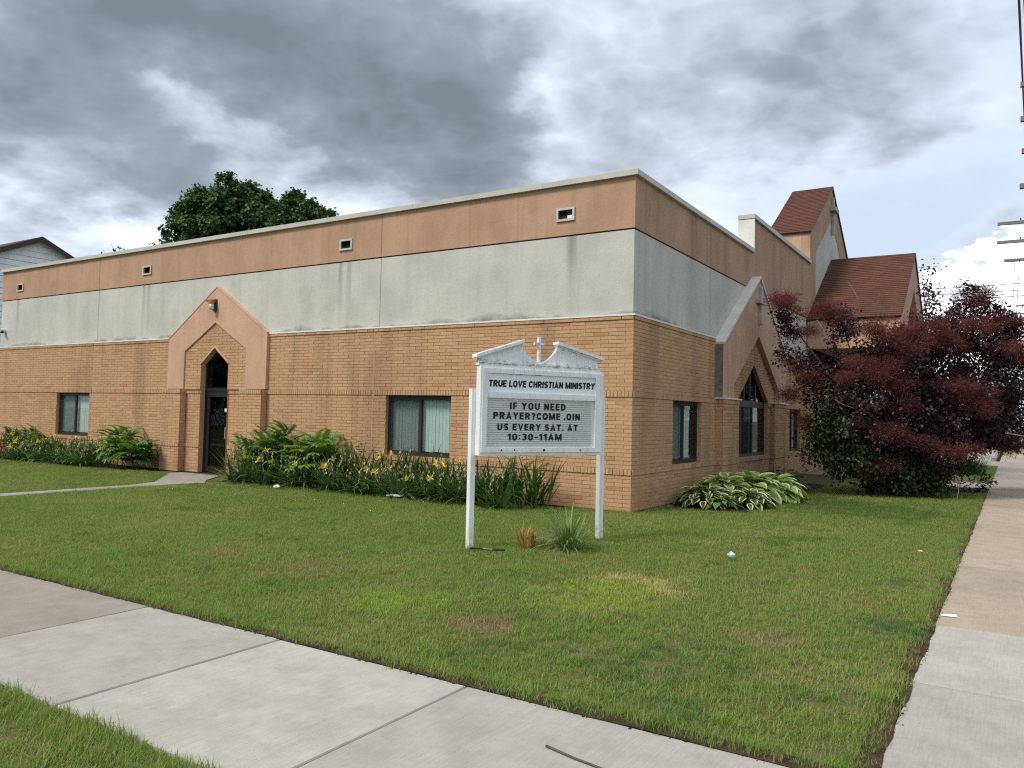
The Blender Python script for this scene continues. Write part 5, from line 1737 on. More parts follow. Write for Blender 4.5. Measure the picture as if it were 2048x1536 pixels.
hosta(1.05, 6.1, 0.60, 0.34, 26, 0.22, H_dark, 'dark green hosta half hidden at the foot of the smoke bush')
hosta(0.70, 7.4, 0.60, 0.42, 24, 0.22, H_dark, 'dark green hosta farthest along the side wall near the porch walk')

# ------------------------------------------------------------------ iris beds along the long wall
pet_me = []
for k in range(3):
    V, F, T = [], [], []
    for j in range(3):
        a = j * 2.094 + k
        for dr_, lift in ((1, 0.02), (-1, 0.05)):
            aa = a + (0 if dr_ > 0 else 1.047)
            c, s = math.cos(aa), math.sin(aa)
            p_ = [(0, 0, 0), (c * .035 - s * .022, s * .035 + c * .022, lift), (c * .07, s * .07, lift - 0.035 * dr_), (c * .035 + s * .022, s * .035 - c * .022, lift)]
            b = len(V)
            V += p_
            F += [(b, b + 1, b + 2), (b, b + 2, b + 3)]
            T += [rng.uniform(0, 1)] * 2
    pet_me.append(np_mesh('flower', V, F, M_yellow, T))
def iris(x, y, h, n, lab, group, blooms=0, spent=7, lean=0.35, tilt=0.0, rad=0.22):
    t_ = empty('iris_clump', (x, y, 0))
    tag(t_, lab, 'iris', group)
    a = rng.uniform(0, 2 * math.pi, n)
    r_ = rng.uniform(0, rad, n)
    b = np.stack([x + np.cos(a) * r_ * 1.4, np.minimum(y + np.sin(a) * r_, -0.06), np.zeros(n)], 1)
    pk = rng.random(n)
    az = np.where(pk < 0.42, rng.normal(-0.25 + tilt * 0.5, 0.45, n), np.where(pk < 0.70, rng.normal(3.5, 0.5, n), np.where(pk < 0.9, rng.normal(-1.4, 0.6, n), a)))
    # blades that would run into the wall bend along it
    into = (np.sin(az) > 0.35) & (b[:, 1] > -0.55)
    az = np.where(into, -az * 0.4, az)
    V, F = blades(b, az, rng.uniform(0.62, 1.15, n) * h, rng.uniform(0.034, 0.056, n), rng.uniform(0.05 + (lean > 1) * 0.4, lean, n), np.where(rng.random(n) < 0.5, rng.uniform(0.7, 2.0, n), rng.uniform(0.1, 0.7, n)), 5)
    mesh_part('foliage', V, F, M_iris, t_, per(n, 5), 'stuff')
    sb = MB()
    sp = []
    for i in range(spent + blooms):
        bx, by = x + rng.uniform(-0.3, 0.3), min(-0.1, y + rng.uniform(-0.22, 0.22))
        hh = h * rng.uniform(0.38, 0.80)
        tx, ty = bx + rng.uniform(-0.1, 0.1), min(-0.08, by + rng.uniform(-0.1, 0.06))
        sb.tube([(bx, by, 0), ((bx + tx) / 2, (by + ty) / 2, hh * 0.55), (tx, ty, hh)], 0.006, 4)
        if i < blooms:
            o = link_mesh('flower', pet_me[rng.integers(3)], t_)
            o.location = (tx - x, ty - y, hh)
            o.rotation_euler = (rng.uniform(-0.4, 0.4), rng.uniform(-0.4, 0.4), rng.uniform(0, 6))
            s = rng.uniform(0.95, 1.35)
            o.scale = (s, s, s)
        else:
            for q in range(3):
                sp.append((tx + rng.normal() * 0.012, ty + rng.normal() * 0.012, hh - q * 0.06))
    sb.build('stalks', M_stem, t_, 'stuff')
    if sp:
        sp = np.array(sp)
        m_ = len(sp)
        V, F = leaves(sp, unit(rdir(m_) * 0.5 + UP), rdir(m_), rng.uniform(0.05, 0.085, m_), np.full(m_, 0.032), 0.3)
        mesh_part('spent_blooms', V, F, M_spent, t_, np.repeat(rng.uniform(0, 1, m_), 2), 'stuff')
RLAB, LLAB = 'clump of yellow flag iris in the bed between the pointed door and the lawn sign', 'clump of yellow flag iris in the bed left of the pointed door'
RG, LG = 'irises in the bed right of the door', 'irises in the bed left of the door'
xs = np.arange(-9.15, -2.3, 0.52)
for i, x in enumerate(xs):
    for row, y in ((0, -0.36), (1, -0.88)):
        xx, yy_ = x + rng.uniform(-0.15, 0.15) + row * 0.24, y + rng.uniform(-0.1, 0.1)
        fl = [1, 2, 3, 1, 1, 3, 1, 2, 2, 1, 2, 1, 1, 0][i] if row else [1, 0, 1, 0, 1, 1, 0, 1, 1, 1, 0, 1, 0, 0][i]
        iris(xx, yy_, rng.uniform(0.78, 0.98) * (0.95 if row else 1.12), 46, RLAB, RG, fl, 12 if row else 8, 1.25 if row else 0.7, 0.0)
iris(-1.75, -0.42, 1.0, 64, 'broad-leaved iris clump at the right end of the bed behind the sign', RG, 0, 4, 0.85, 0.2, 0.3)
iris(-2.25, -0.5, 0.92, 56, 'tall iris clump just right of the left sign post', RG, 1, 4, 0.85, 0.0, 0.26)
for i, x in enumerate(np.arange(-20.6, -14.9, 0.55)):
    for row, y in ((0, -0.34), (1, -0.76)):
        fl = [1, 2, 2, 3, 4, 4, 3, 3, 1, 1, 0][i] if row == 0 else [0, 1, 1, 1, 2, 1, 0, 1, 0, 0, 0][i]
        iris(x + rng.uniform(-0.15, 0.15), y + rng.uniform(-0.08, 0.08), rng.uniform(0.62, 0.8) * (0.95 if row else 1.12), 50, LLAB, LG, fl, 9, 1.25 if row else 0.7, 0.3)

# ------------------------------------------------------------------ sumac suckers and weeds in the beds
def sumac(x, y, stems, lab, cat='shrub', mat=None, frond=0.5, nf=9, pairs=7, leafsize=0.13, droop=0.9, name='sumac_shrub'):
    """stems: (dx, dy, height)"""
    t_ = empty(name, (x, y, 0))
    tag(t_, lab, cat)
    VV, FF, TT, off = [], [], [], 0
    for dx, dy, h in stems:
        mb = MB()
        s = np.array((x + dx * 0.4, min(-0.08, y + dy * 0.4), 0.0))
        e = np.array((x + dx, min(-0.12, y + dy), h * 0.86))
        mb.tube([s, (s + e) / 2 + rng.normal(size=3) * 0.02, e], [0.014, 0.010, 0.006], 5)
        mb.build('stem', M_stem, t_)
        for i in range(nf):
            q = i / nf
            z = 0.35 + 0.65 * q
            b = s + (e - s) * z
            az = i * 2.4 + rng.uniform(-0.4, 0.4)
            if math.sin(az) > 0.3 and b[1] > -0.45:
                az = -az
            L = frond * rng.uniform(0.75, 1.15) * (1.0 - 0.25 * q)
            th0, cv = 0.95 - 0.55 * q, droop * rng.uniform(0.7, 1.3)
            pth = [b]
            m_ = pairs + 1
            hdir = np.array((math.cos(az), math.sin(az), 0))
            for k in range(m_):
                th = th0 + cv * (k / m_)
                pth.append(pth[-1] + (hdir * math.sin(th) + UP * math.cos(th)) * L / m_)
            sdv = np.array((-math.sin(az), math.cos(az), 0))
            P, A, N_, S_ = [], [], [], []
            for k in range(1, m_ + 1):
                tang = unit(pth[k] - pth[k - 1])
                nn = np.cross(sdv, tang)
                for sg in (-1, 1):
                    P.append(pth[k]); A.append(tang * 0.45 + sdv * sg * 0.9 - UP * 0.25); N_.append(-nn if nn[2] < 0 else nn)
                    S_.append(leafsize * (1.0 - 0.35 * abs(k / m_ - 0.45)) * rng.uniform(0.85, 1.15))
            P.append(pth[-1]); A.append(unit(pth[-1] - pth[-2])); N_.append(UP); S_.append(leafsize)
            P, A, N_, S_ = map(np.array, (P, A, N_, S_))
            P[:, 1] = np.minimum(P[:, 1], -0.03)
            V, F = leaves(P, A, N_, S_, S_ * 0.36, 0.12)
            VV.append(V); FF.append(F + off); off += len(V)
            TT.append(np.full(len(F), rng.uniform(0, 1)))
    mesh_part('fronds', np.concatenate(VV), np.concatenate(FF), mat or M_frond, t_, np.concatenate(TT), 'stuff')
sumac(-8.25, -0.45, [(-0.25, 0, 1.0), (0.25, 0.1, 1.35), (0.1, -0.15, 1.1), (-0.6, -0.1, 0.85), (0.55, -0.1, 1.05)], 'tallest feathery sumac sucker against the brick right of the pointed door', mat=M_weed, nf=16, pairs=10, leafsize=0.135, frond=0.6)
sumac(-7.0, -0.5, [(-0.3, 0, 1.0), (0.15, 0.05, 1.12), (0.5, -0.1, 0.95), (-0.05, -0.2, 0.85)], 'bright green drooping sumac between the tall sucker and the middle window', nf=15, pairs=8, leafsize=0.19, droop=1.3, frond=0.62)
sumac(-9.0, -0.5, [(0, 0, 0.85), (-0.25, 0.0, 0.95)], 'low leafy sucker beside the pointed door right pilaster', mat=M_weed, nf=11, pairs=6, leafsize=0.14)
sumac(-5.9, -0.42, [(0.2, 0.1, 1.12), (0.75, 0.05, 0.86), (-0.1, 0, 0.7)], 'sparse vine-like weed reaching across the middle window corner', mat=M_weed, frond=0.35, nf=5, pairs=3, leafsize=0.11, name='climbing_weed', cat='weed')
sumac(-4.3, -0.4, [(0.1, 0.0, 0.72), (-0.4, 0.0, 0.75), (0.6, 0, 0.62)], 'thin fern-like weed below the middle window', mat=M_weed, frond=0.35, nf=5, pairs=5, leafsize=0.07, name='fern_weed', cat='weed')
sumac(-1.85, -0.35, [(0.0, 0.0, 1.0), (-0.3, 0.0, 0.95), (0.35, 0, 0.98)], 'fern-like weed standing in the iris clump behind the sign', mat=M_weed, frond=0.4, nf=5, pairs=6, leafsize=0.08, name='fern_weed', cat='weed')
sumac(-14.1, -0.5, [(0.0, 0, 1.12), (-0.3, 0, 0.95), (0.45, 0.05, 1.05), (0.2, -0.2, 0.8)], 'drooping sumac sucker between the left window and the pointed door', nf=16, pairs=9, leafsize=0.15, droop=1.5, frond=0.55)
sumac(-13.35, -0.55, [(0, 0, 0.6), (0.35, -0.1, 0.62), (-0.4, -0.15, 0.6), (0.3, 0.1, 0.7)], 'dense low leafy shrub beside the left brick pilaster of the door', mat=M_weed, frond=0.42, nf=17, pairs=5, leafsize=0.20, droop=1.1, name='leafy_shrub')
sumac(-18.9, -0.35, [(0, 0, 0.92), (0.4, 0, 1.0), (-0.5, 0, 0.85), (0.9, 0, 0.8), (-1.1, 0, 0.9)], 'upright weeds standing behind the irises left of the left window', mat=M_weed, frond=0.30, nf=13, pairs=5, leafsize=0.12, name='tall_weed', cat='weed')
rp = empty('withered_dock', (-17.5, -1.75, 0))
tag(rp, 'rust red withered plant at the lawn edge at the far left of the bed', 'plant')
n = 60
q = np.stack([rng.normal(-17.52, 0.09, n), rng.normal(-1.75, 0.06, n), rng.uniform(0.1, 0.62, n)], 1)
V, F = leaves(q, unit(rdir(n) * 0.7 + UP * 0.5), rdir(n), rng.uniform(0.08, 0.16, n), np.full(n, 0.05))
mesh_part('dry_leaves', V, F, M_redleaf, rp, np.repeat(rng.uniform(0, 1, n), 2), 'stuff')
mb = MB(); mb.tube([(-17.5, -1.75, 0), (-17.52, -1.75, 0.6)], 0.01, 5); mb.build('stem', M_bark, rp)

# plants at the foot of the sign
def tuft(x, y, n, L, W, lean, curve, mat, lab, name, rad=0.08, cat='plant'):
    t_ = empty(name, (x, y, 0))
    tag(t_, lab, cat)
    a = rng.uniform(0, 2 * math.pi, n)
    r_ = rng.uniform(0, rad, n)
    b = np.stack([x + np.cos(a) * r_, y + np.sin(a) * r_, np.zeros(n)], 1)
    V, F = blades(b, a + rng.normal(0, 0.4, n), rng.uniform(0.55, 1.15, n) * L, rng.uniform(0.7, 1.2, n) * W, rng.uniform(0.02, lean, n), rng.uniform(0.1, curve, n), 6)
    mesh_part('blades', V, F, mat, t_, per(n, 6), 'stuff')
tuft(0.90, -3.85, 140, 0.52, 0.022, 1.2, 1.9, M_lily, 'green strap-leaved lily clump at the foot of the right sign post', 'lily_clump', 0.13, 'lily')
tuft(0.44, -4.12, 60, 0.30, 0.016, 0.45, 1.5, M_dry, 'withered orange tuft between the two sign posts', 'withered_tuft', 0.09, 'lily')
tuft(0.52, -4.05, 10, 0.20, 0.02, 0.15, 0.4, M_redleaf, 'dark reddish dried stalk beside the withered orange tuft', 'dried_stalk', 0.03, 'weed')
# beds either side of the porch walk
for x, y, r_, h, lab in ((4.35, 9.7, 0.75, 0.55, 'low leafy plant at the sidewalk edge before the porch walk'), (3.6, 9.9, 0.6, 0.6, 'low leafy plant half hidden behind the smoke bush before the porch walk')):
    t_ = empty('garden_plant', (x, y, 0)); tag(t_, lab, 'plant')
    n = 420
    P, O = lobed([(np.array((x, y, h * 0.45)), r_, r_ * 0.5, h * 0.5)], n)
    P[:, 2] = np.maximum(P[:, 2], 0.03); m_ = len(P)
    V, F = leaves(P, unit(O + rdir(m_) * 0.6 + UP * 0.3), unit(UP + rdir(m_) * 0.6), rng.uniform(0.07, 0.13, m_), np.full(m_, 0.045))
    mesh_part('foliage', V, F, M_greenbush, t_, np.repeat(rng.uniform(0, 1, m_), 2), 'stuff')
M_lav = leaf_material('lavender_spike', (0.05, 0.04, 0.07), (0.09, 0.07, 0.10), 0.8)
for x, y, lab in ((3.2, 17.0, 'dark flowering clump in the garden bed beyond the porch walk'), (4.1, 17.6, 'spiky purple-green clump at the right end of the garden bed beyond the porch walk')):
    t_ = empty('garden_plant', (x, y, 0)); tag(t_, lab, 'plant')
    n = 260
    a = rng.uniform(0, 6.28, n); r_ = rng.uniform(0, 0.55, n)
    b = np.stack([x + np.cos(a) * r_, y + np.sin(a) * r_ * 1.5, np.zeros(n)], 1)
    V, F = blades(b, a, rng.uniform(0.4, 0.8, n), 0.03, 0.3, 0.5)
    mesh_part('blades', V, F, M_greenbush, t_, per(n, 4), 'stuff')
    P, O = lobed([(np.array((x, y - 0.3, 0.22)), 0.6, 0.6, 0.2)], 260); m_ = len(P)
    V, F = leaves(P, rdir(m_), rdir(m_), np.full(m_, 0.08), np.full(m_, 0.04))
    mesh_part('purple_foliage', V, F, M_lav, t_, np.repeat(rng.uniform(0, 1, m_), 2), 'stuff')
# ------------------------------------------------------------------ lawns: soil sheets and real blades
tufts = bpy.data.collections.new('tufts')
def grass_tuft(n, h, rad, lean):
    a = rng.uniform(0, 2 * math.pi, n)
    r_ = rad * np.sqrt(rng.uniform(0, 1, n))
    b = np.stack([np.cos(a) * r_, np.sin(a) * r_, np.full(n, -0.004)], 1)
    V, F = blades(b, rng.uniform(0, 2 * math.pi, n), rng.uniform(0.55, 1.15, n) * h, rng.uniform(0.0028, 0.0048, n), rng.uniform(0.0, lean, n), rng.uniform(0.1, 1.3, n), 2)
    return np_mesh('grass_tuft', V, F, M_grass, per(n, 2))
for k in range(6):
    tufts.objects.link(bpy.data.objects.new('grass_tuft', grass_tuft(22, 0.052, 0.062, 1.15)))
long_tufts = bpy.data.collections.new('long_tufts')
for k in range(4):
    long_tufts.objects.link(bpy.data.objects.new('grass_tuft', grass_tuft(15, 0.090, 0.045, 0.8)))

def grass_nodes(coll, density, smin, smax):
    ng = bpy.data.node_groups.new('grass', 'GeometryNodeTree')
    ng.interface.new_socket('Geometry', in_out='INPUT', socket_type='NodeSocketGeometry')
    ng.interface.new_socket('Geometry', in_out='OUTPUT', socket_type='NodeSocketGeometry')
    N = ng.nodes
    gi, go = N.new('NodeGroupInput'), N.new('NodeGroupOutput')
    dp = N.new('GeometryNodeDistributePointsOnFaces')
    dp.inputs['Density'].default_value = density
    ci = N.new('GeometryNodeCollectionInfo')
    ci.inputs['Collection'].default_value = coll
    ci.inputs['Separate Children'].default_value = True
    ci.inputs['Reset Children'].default_value = True
    ip = N.new('GeometryNodeInstanceOnPoints')
    ip.inputs['Pick Instance'].default_value = True
    dn_ = N.new('ShaderNodeTexNoise'); dn_.inputs['Scale'].default_value = 2.2; dn_.inputs['Detail'].default_value = 5.0
    dm = N.new('ShaderNodeMapRange'); dm.inputs['From Min'].default_value = 0.36; dm.inputs['From Max'].default_value = 0.50
    dm.inputs['To Min'].default_value = density * 0.35; dm.inputs['To Max'].default_value = density * 1.08
    ng.links.new(dn_.outputs['Fac'], dm.inputs['Value']); ng.links.new(dm.outputs[0], dp.inputs['Density'])
    rv_ = N.new('FunctionNodeRandomValue')
    rv_.data_type = 'FLOAT_VECTOR'
    rv_.inputs[0].default_value = (-0.12, -0.12, 0)
    rv_.inputs[1].default_value = (0.12, 0.12, 6.283)
    rs = N.new('FunctionNodeRandomValue')
    rs.data_type = 'FLOAT'
    rs.inputs[2].default_value = smin
    rs.inputs[3].default_value = smax
    nt_ = N.new('ShaderNodeTexNoise')
    nt_.inputs['Scale'].default_value = 1.6
    mm = N.new('ShaderNodeMath'); mm.operation = 'MULTIPLY'
    m2 = N.new('ShaderNodeMath'); m2.operation = 'MULTIPLY_ADD'
    m2.inputs[1].default_value = 0.9; m2.inputs[2].default_value = 0.55
    L = ng.links.new
    L(gi.outputs[0], dp.inputs['Mesh'])
    L(dp.outputs['Points'], ip.inputs['Points'])
    L(ci.outputs[0], ip.inputs['Instance'])
    L(rv_.outputs[0], ip.inputs['Rotation'])
    L(nt_.outputs['Fac'], m2.inputs[0])
    L(rs.outputs[1], mm.inputs[0]); L(m2.outputs[0], mm.inputs[1])
    L(mm.outputs[0], ip.inputs['Scale'])
    L(ip.outputs[0], go.inputs[0])
    return ng
def lawn(name, polys, density, coll=None, smin=0.75, smax=1.2):
    coll = coll or tufts
    mb = MB()
    for poly in polys:
        mb.face([(x, y, -0.014) for x, y in poly])
    o = mb.build(name, M_grass, None, 'stuff')
    md = o.modifiers.new('grass', 'NODES')
    md.node_group = grass_nodes(coll, density, smin, smax)
    return o
BED_R = [(-9.4, -0.02), (-9.4, -0.9), (-8.9, -1.15), (-3.6, -1.12), (-1.5, -0.75), (-1.1, -0.3), (-1.1, -0.02)]
main_poly = [(-9.14, SY1 + 0.014), (SX0 - 0.010, SY1 + 0.014), (SX0 - 0.010, 0.0), (0.02, 0.0), (-1.1, -0.02), (-1.1, -0.3), (-1.5, -0.72), (-3.6, -1.08), (-8.9, -1.1), (-9.0, -1.7), (-9.14, -2.2)]
side_polys = [[(0.02, 0.0), (SX0 - 0.010, 0.0), (SX0 - 0.010, 9.1), (1.5, 9.1), (1.5, 1.3), (0.25, 1.2), (0.02, 1.1)]]
left_poly = [(-24.5, SY1 + 0.014), (-9.63, SY1 + 0.014), (-9.63, -2.8), (-9.95, -2.15), (-11.7, -0.62), (-12.9, -0.6), (-14.0, -1.05), (-24.5, -1.05)]
verge = [(-24.5, -13.15), (2.68, -13.15), (2.68, SY0 - 0.03), (-24.5, SY0 - 0.03)]
right_verge = [(SX1 + 0.03, -13.0), (8.37, -13.0), (8.37, 25.0), (SX1 + 0.03, 25.0)]
bed_patch = [(3.3, 15.0), (4.86, 15.0), (4.86, 24.5), (3.3, 24.5)]
sheet('lawn_soil', [(-40, SY1), (SX0, SY1), (SX0, 24.9), (-40, 24.9)], -0.018, M_turfsoil)
sheet('verge_soil', [(-40, -13.2), (2.72, -13.2), (2.72, SY0), (-40, SY0)], -0.018, M_turfsoil)
sheet('side_verge_soil', [(SX1, -13.2), (8.4, -13.2), (8.4, 25), (SX1, 25)], -0.018, M_turfsoil)
sheet('far_verge', [(SX1, 29.3), (8.4, 29.3), (8.4, 110), (SX1, 110)], -0.018, M_ground)
bd = MB()
for poly in (BED_R, [(-21.6, -0.02), (-21.6, -1.1), (-14.0, -1.1), (-12.85, -0.65), (-12.85, -0.02)], [(0.02, 1.1), (0.3, 1.2), (1.55, 1.3), (1.55, 9.1), (0.02, 9.1)], [(2.0, 9.1), (SX0 - 0.02, 9.1), (SX0 - 0.02, 11.1), (2.0, 11.1)]):
    bd.face([(x, y, -0.010) for x, y in poly])
bd.build('bed_soil', M_soil, None, 'structure')
lawn('lawn_grass', [main_poly], 420)
lawn('side_lawn_grass', side_polys, 300)
lawn('left_lawn_grass', [left_poly], 230)
lawn('front_verge_grass', [[(-4.0, -13.15), (2.68, -13.15), (2.68, SY0 - 0.03), (-4.0, SY0 - 0.03)]], 420, None, 0.8, 1.25)
lawn('front_verge_grass', [[(-24.5, -13.15), (-4.0, -13.15), (-4.0, SY0 - 0.03), (-24.5, SY0 - 0.03)]], 120)
lawn('side_verge_grass', [right_verge], 60)
lawn('garden_grass', [bed_patch], 120)
# taller grass along the edges that the mower and the edger miss
e = []
def strip(x0, y0, x1, y1, w_):
    dx_, dy_ = x1 - x0, y1 - y0
    l = math.hypot(dx_, dy_)
    nx, ny = -dy_ / l * w_, dx_ / l * w_
    e.append([(x0, y0), (x1, y1), (x1 + nx, y1 + ny), (x0 + nx, y0 + ny)])
strip(-8.4, SY1 + 0.015, SX0 - 0.02, SY1 + 0.015, 0.16)
strip(SX0 - 0.02, SY1 + 0.02, SX0 - 0.02, 9.0, 0.14)
strip(-24, SY1 + 0.02, -9.65, SY1 + 0.02, 0.12)
strip(2.69, SY0 - 0.02, -8, SY0 - 0.02, 0.22)
strip(-1.1, -0.12, 0.0, -0.12, -0.14)
strip(0.12, 0.0, 0.12, 1.4, -0.12)
strip(-8.4, -1.2, -3.4, -1.16, 0.16)
strip(-3.4, -1.16, -1.0, -0.5, 0.16)
for x_, y_ in ((0.02, -4.70), (0.98, -2.95), (0.05, -4.55)):  # longer tufts added round the sign posts for contact shade
    strip(x_ - 0.09, y_ - 0.08, x_ + 0.09, y_ - 0.08, 0.16)
lawn('edge_grass', e, 420, long_tufts, 0.65, 1.1)
# bare edge of soil between turf and concrete, with crumbs of dirt
eb = MB()
def crumb_line(x0, y0, x1, y1, w_, n):
    for i in range(n):
        q = rng.uniform(0, 1)
        x, y = x0 + (x1 - x0) * q + rng.normal() * w_, y0 + (y1 - y0) * q + rng.normal() * w_
        s = rng.uniform(0.002, 0.009)
        z = 0.001
        eb.hexa([(x - s, y - s, z), (x + s, y - s * 0.6, z), (x + s * 0.8, y + s, z), (x - s * 0.7, y + s * 0.8, z)], [(x - s * .5, y - s * .5, z + s * .7), (x + s * .5, y - s * .4, z + s * .6), (x + s * .4, y + s * .5, z + s * .8), (x - s * .4, y + s * .5, z + s * .6)])
crumb_line(-8, SY1 - 0.012, SX0, SY1 - 0.012, 0.010, 300)
crumb_line(SX0 + 0.015, SY1, SX0 + 0.015, 8.0, 0.012, 200)
eb.build('dirt_crumbs', M_soil, None, 'stuff')
sd2 = MB()
m_ = 70
pts = [(-8.4 + (SX0 + 8.4) * i / m_, SY1 - 0.004 - 0.022 * rng.random() ** 2) for i in range(m_ + 1)]
for (xa, ya), (xb, yb) in zip(pts, pts[1:]):
    sd2.face([(xa, ya, 0.003), (xb, yb, 0.003), (xb, SY1 + 0.12, 0.003), (xa, SY1 + 0.12, 0.003)])
pts = [(SX0 + 0.004 + 0.024 * rng.random() ** 2, SY1 + (17.4) * i / 80) for i in range(81)]
for (xa, ya), (xb, yb) in zip(pts, pts[1:]):
    sd2.face([(SX0 - 0.1, ya, 0.0045), (xa, ya, 0.0045), (xb, yb, 0.0045), (SX0 - 0.1, yb, 0.0045)])
sd2.build('soil_edge', M_soil, None, 'structure')
# white clover heads near the bed
n = 160
cx0, cy0 = rng.uniform(-8, 1, n), rng.uniform(-3.2, -1.1, n)
V, F = leaves(np.stack([cx0, cy0, rng.uniform(0.035, 0.06, n)], 1), rdir(n), np.tile(UP, (n, 1)), np.full(n, 0.014), np.full(n, 0.012))
link_mesh('clover_flowers', np_mesh('clover_flowers', V, F, M_white, np.full(len(F), 0.5)), None, 'stuff')

# ------------------------------------------------------------------ litter
def crumple(name, c, r_, mats, lab, flat=0.5, cat='litter', n=10):
    t_ = MB()
    rows_ = []
    for i in range(7):
        th = math.pi * i / 6
        ring_ = []
        for k in range(n):
            ph = 2 * math.pi * k / n
            q = r_ * rng.uniform(0.65, 1.15)
            ring_.append((c[0] + q * math.sin(th) * math.cos(ph) * 1.25, c[1] + q * math.sin(th) * math.sin(ph) * 0.8, c[2] + q * flat * (math.cos(th) + 1)))
        rows_.append(ring_)
    for i in range(6):
        for k in range(n):
            k2 = (k + 1) % n
            t_.face([rows_[i][k], rows_[i][k2], rows_[i + 1][k2], rows_[i + 1][k]], 0.5, int(rng.random() < 0.35) if len(mats) > 1 else 0)
    o = t_.build(name, mats, None)
    tag(o, lab, cat)
M_plastic = simple('white_plastic', (0.75, 0.80, 0.83), 0.3, 0.5, 0.05)
M_bluep = simple('blue_plastic', (0.22, 0.48, 0.62), 0.3, 0.5, 0.1)
crumple('crumpled_wrapper', (2.70, -3.30, 0.02), 0.046, [M_plastic, M_bluep], 'crumpled blue and white wrapper lying on the lawn right of the sign', 0.75)
crumple('plastic_scrap', (-6.88, -1.55, 0.03), 0.06, [M_plastic], 'small white plastic scrap on the lawn before the iris bed near the door', 0.6)
mb = MB()
mb.hexa([(-4.35, -1.18, 0.045), (-4.05, -1.14, 0.045), (-4.04, -1.02, 0.055), (-4.34, -1.05, 0.055)], [(-4.35, -1.18, 0.06), (-4.05, -1.14, 0.06), (-4.04, -1.02, 0.07), (-4.34, -1.05, 0.07)])
tag(mb.build('paper_tray', M_plastic, None), 'flat white tray on the grass before the irises under the middle window', 'litter')
mb = MB()
mb.hexa([(4.90, -4.78, 0.005), (5.02, -4.76, 0.005), (5.01, -4.70, 0.005), (4.91, -4.71, 0.005)], [(4.905, -4.775, 0.018), (5.015, -4.755, 0.012), (5.005, -4.705, 0.016), (4.915, -4.715, 0.010)])
tag(mb.build('paper_scrap', M_plastic, None), 'white paper scrap on the side sidewalk where tan concrete meets pale', 'litter')
crumple('dandelion', (4.465, -1.579, 0.05), 0.022, [M_yellow], 'single yellow dandelion head in the lawn beside the side sidewalk', 0.6, 'flower', 7)
mb = MB()
mb.tube([(0.10, -4.78, 0.035), (0.22, -4.68, 0.03), (0.34, -4.66, 0.03), (0.46, -4.58, 0.03)], 0.012, 6)
tag(mb.build('black_cable', M_black, None), 'short black cable lying in the grass by the left sign post', 'cable')
mb = MB()
mb.tube([(3.52, -8.94, 0.006), (3.70, -8.985, 0.007), (3.95, -9.02, 0.006), (4.2, -9.10, 0.006)], [0.007, 0.006, 0.005, 0.003], 5)
tag(mb.build('twig_stick', M_bark, None), 'thin dark twig lying on the pale front sidewalk at the bottom edge', 'twig')

# ------------------------------------------------------------------ utility poles, cables and the parked car
M_pole = simple('grey_pole', (0.17, 0.155, 0.14), 0.85, 0.2, 0.25, 8.0, 0.4, 60)
M_arm = simple('grey_crossarm', (0.20, 0.195, 0.185), 0.8, 0.2, 0.15, 8.0)
M_cable = simple('black_cable_sheath', (0.012, 0.012, 0.014), 0.6)
def pole(x, y, h, arms, lab):
    t_ = empty('utility_pole', (x, y, 0))
    tag(t_, lab, 'utility pole', 'utility poles along the side street')
    mb = MB(); mb.tube([(x, y, -0.1), (x, y, h)], [0.16, 0.11], 12); mb.build('pole', M_pole, t_, smooth=True)
    for (z, half, dy) in arms:
        mb = MB()
        mb.box((x - half, y - 0.17 + dy, z - 0.055), (x + half, y - 0.06 + dy, z + 0.055))
        arm = mb.build('crossarm', M_arm, t_)
        for q in (-0.6, 0.6):
            mb = MB()
            mb.tube([(x + half * q, y - 0.115 + dy, z + 0.055), (x + half * q, y - 0.115 + dy, z + 0.12), (x + half * q, y - 0.115 + dy, z + 0.15)], [0.014, 0.028, 0.02], 7)
            mb.build('insulator', M_bronze, arm)
pole(6.75, 8.9, 10.6, [(9.37, 1.20, 0), (8.57, 1.20, 0), (7.83, 1.18, 0), (7.03, 1.22, 0)], 'nearest utility pole with four crossarm tips showing at the right edge')
pole(6.75, 22.7, 10.4, [(9.24, 1.85, 0), (8.53, 1.87, 0), (7.82, 1.64, 0)], 'second utility pole with three long crossarms above the smoke bush')
pole(6.75, 58.4, 11.6, [(10.7, 1.2, 0), (10.1, 1.7, 0), (9.35, 1.55, 0), (7.1, 1.75, 0), (6.9, 1.65, 0)], 'farthest utility pole down the side street behind the smoke bush')
def cable(pts, r_, lab, sag=0.0):
    mb = MB()
    P = []
    a, b_ = np.array(pts[0], float), np.array(pts[1], float)
    for i in range(13):
        q = i / 12
        P.append(a + (b_ - a) * q - UP * sag * 4 * q * (1 - q))
    mb.tube(P, r_, 5)
    tag(mb.build('overhead_cable', M_cable, None), lab, 'cable', 'overhead cables')
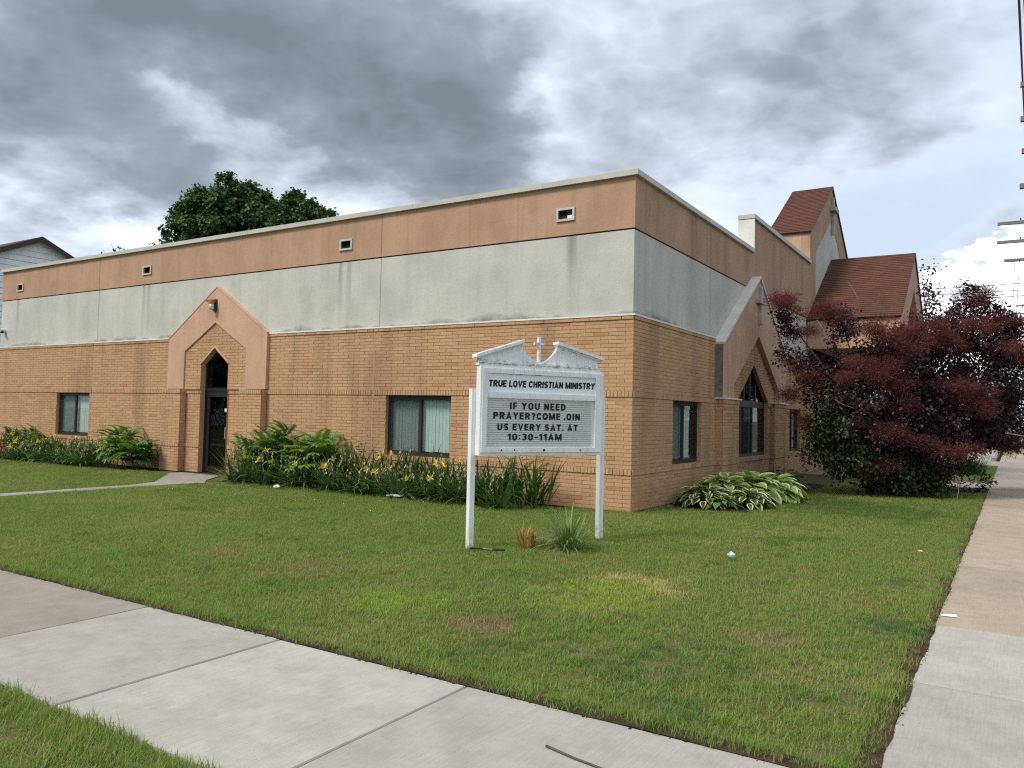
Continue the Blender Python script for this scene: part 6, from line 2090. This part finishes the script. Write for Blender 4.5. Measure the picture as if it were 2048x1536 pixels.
cable([(5.42, -1.0, 8.3), (6.02, 34.9, 13.4)], 0.022, 'thicker black overhead cable running down the top right edge', 0.0)
cable([(5.47, -1.0, 8.25), (6.35, 34.9, 11.2)], 0.014, 'thinner black overhead cable beside the thick one at the top right', 0.0)
for za, zb_, lab in ((7.75, 8.05, 'uppermost thin wire crossing the clouds above the smoke bush'), (7.55, 7.72, 'middle thin wire crossing the clouds above the smoke bush'), (7.10, 7.52, 'lowest thin wire crossing the clouds above the smoke bush')):
    cable([(-4.0, 26.0, za - 0.2), (8.0, 29.5, zb_)], 0.016, lab, 0.1)
for x0, x1, lab in ((5.46, 5.36, 'slack wire hanging from the third crossarm of the second pole'), (5.60, 5.48, 'second slack wire hanging beside the first under the crossarm')):
    cable([(x0, 22.5, 8.1 if x0 < 5.5 else 7.8), (x1, 23.5, 5.4)], 0.010, lab, 0.0)
car = empty('parked_car', (7.0, 62.5, -0.02))
tag(car, 'dark parked car at the far end of the side sidewalk', 'car')
M_car = simple('dark_blue_paint', (0.012, 0.014, 0.022), 0.25, 0.6, 0.05)
prof = [(-2.2, 0.28), (-2.2, 0.72), (-1.9, 0.85), (-1.1, 0.92), (-0.5, 1.40), (0.9, 1.43), (1.6, 0.98), (2.15, 0.88), (2.22, 0.30)]
mb = MB()
mb.hexa([(6.12, 62.5 + y, z) for y, z in prof], [(7.88, 62.5 + y, z) for y, z in prof])
mb.build('body', M_car, car)
for sx in (6.108, 7.892):
    mb = MB(); mb.face([(sx, 62.5 + y, z) for y, z in ((-0.95, 0.93), (-0.42, 1.34), (0.85, 1.37), (1.4, 1.0))]); mb.build('side_window', M_black, car)
    for dy in (-1.35, 1.4):
        mb = MB(); mb.tube([(sx - 0.05 if sx < 7 else sx - 0.15, 62.5 + dy, 0.31), (sx + 0.15 if sx < 7 else sx + 0.05, 62.5 + dy, 0.31)], 0.31, 14); mb.build('wheel', M_black, car)
for sx in (6.4, 7.6):
    mb = MB(); mb.box((sx - 0.15, 60.285, 0.58), (sx + 0.15, 60.31, 0.72)); mb.build('headlight', M_white, car)
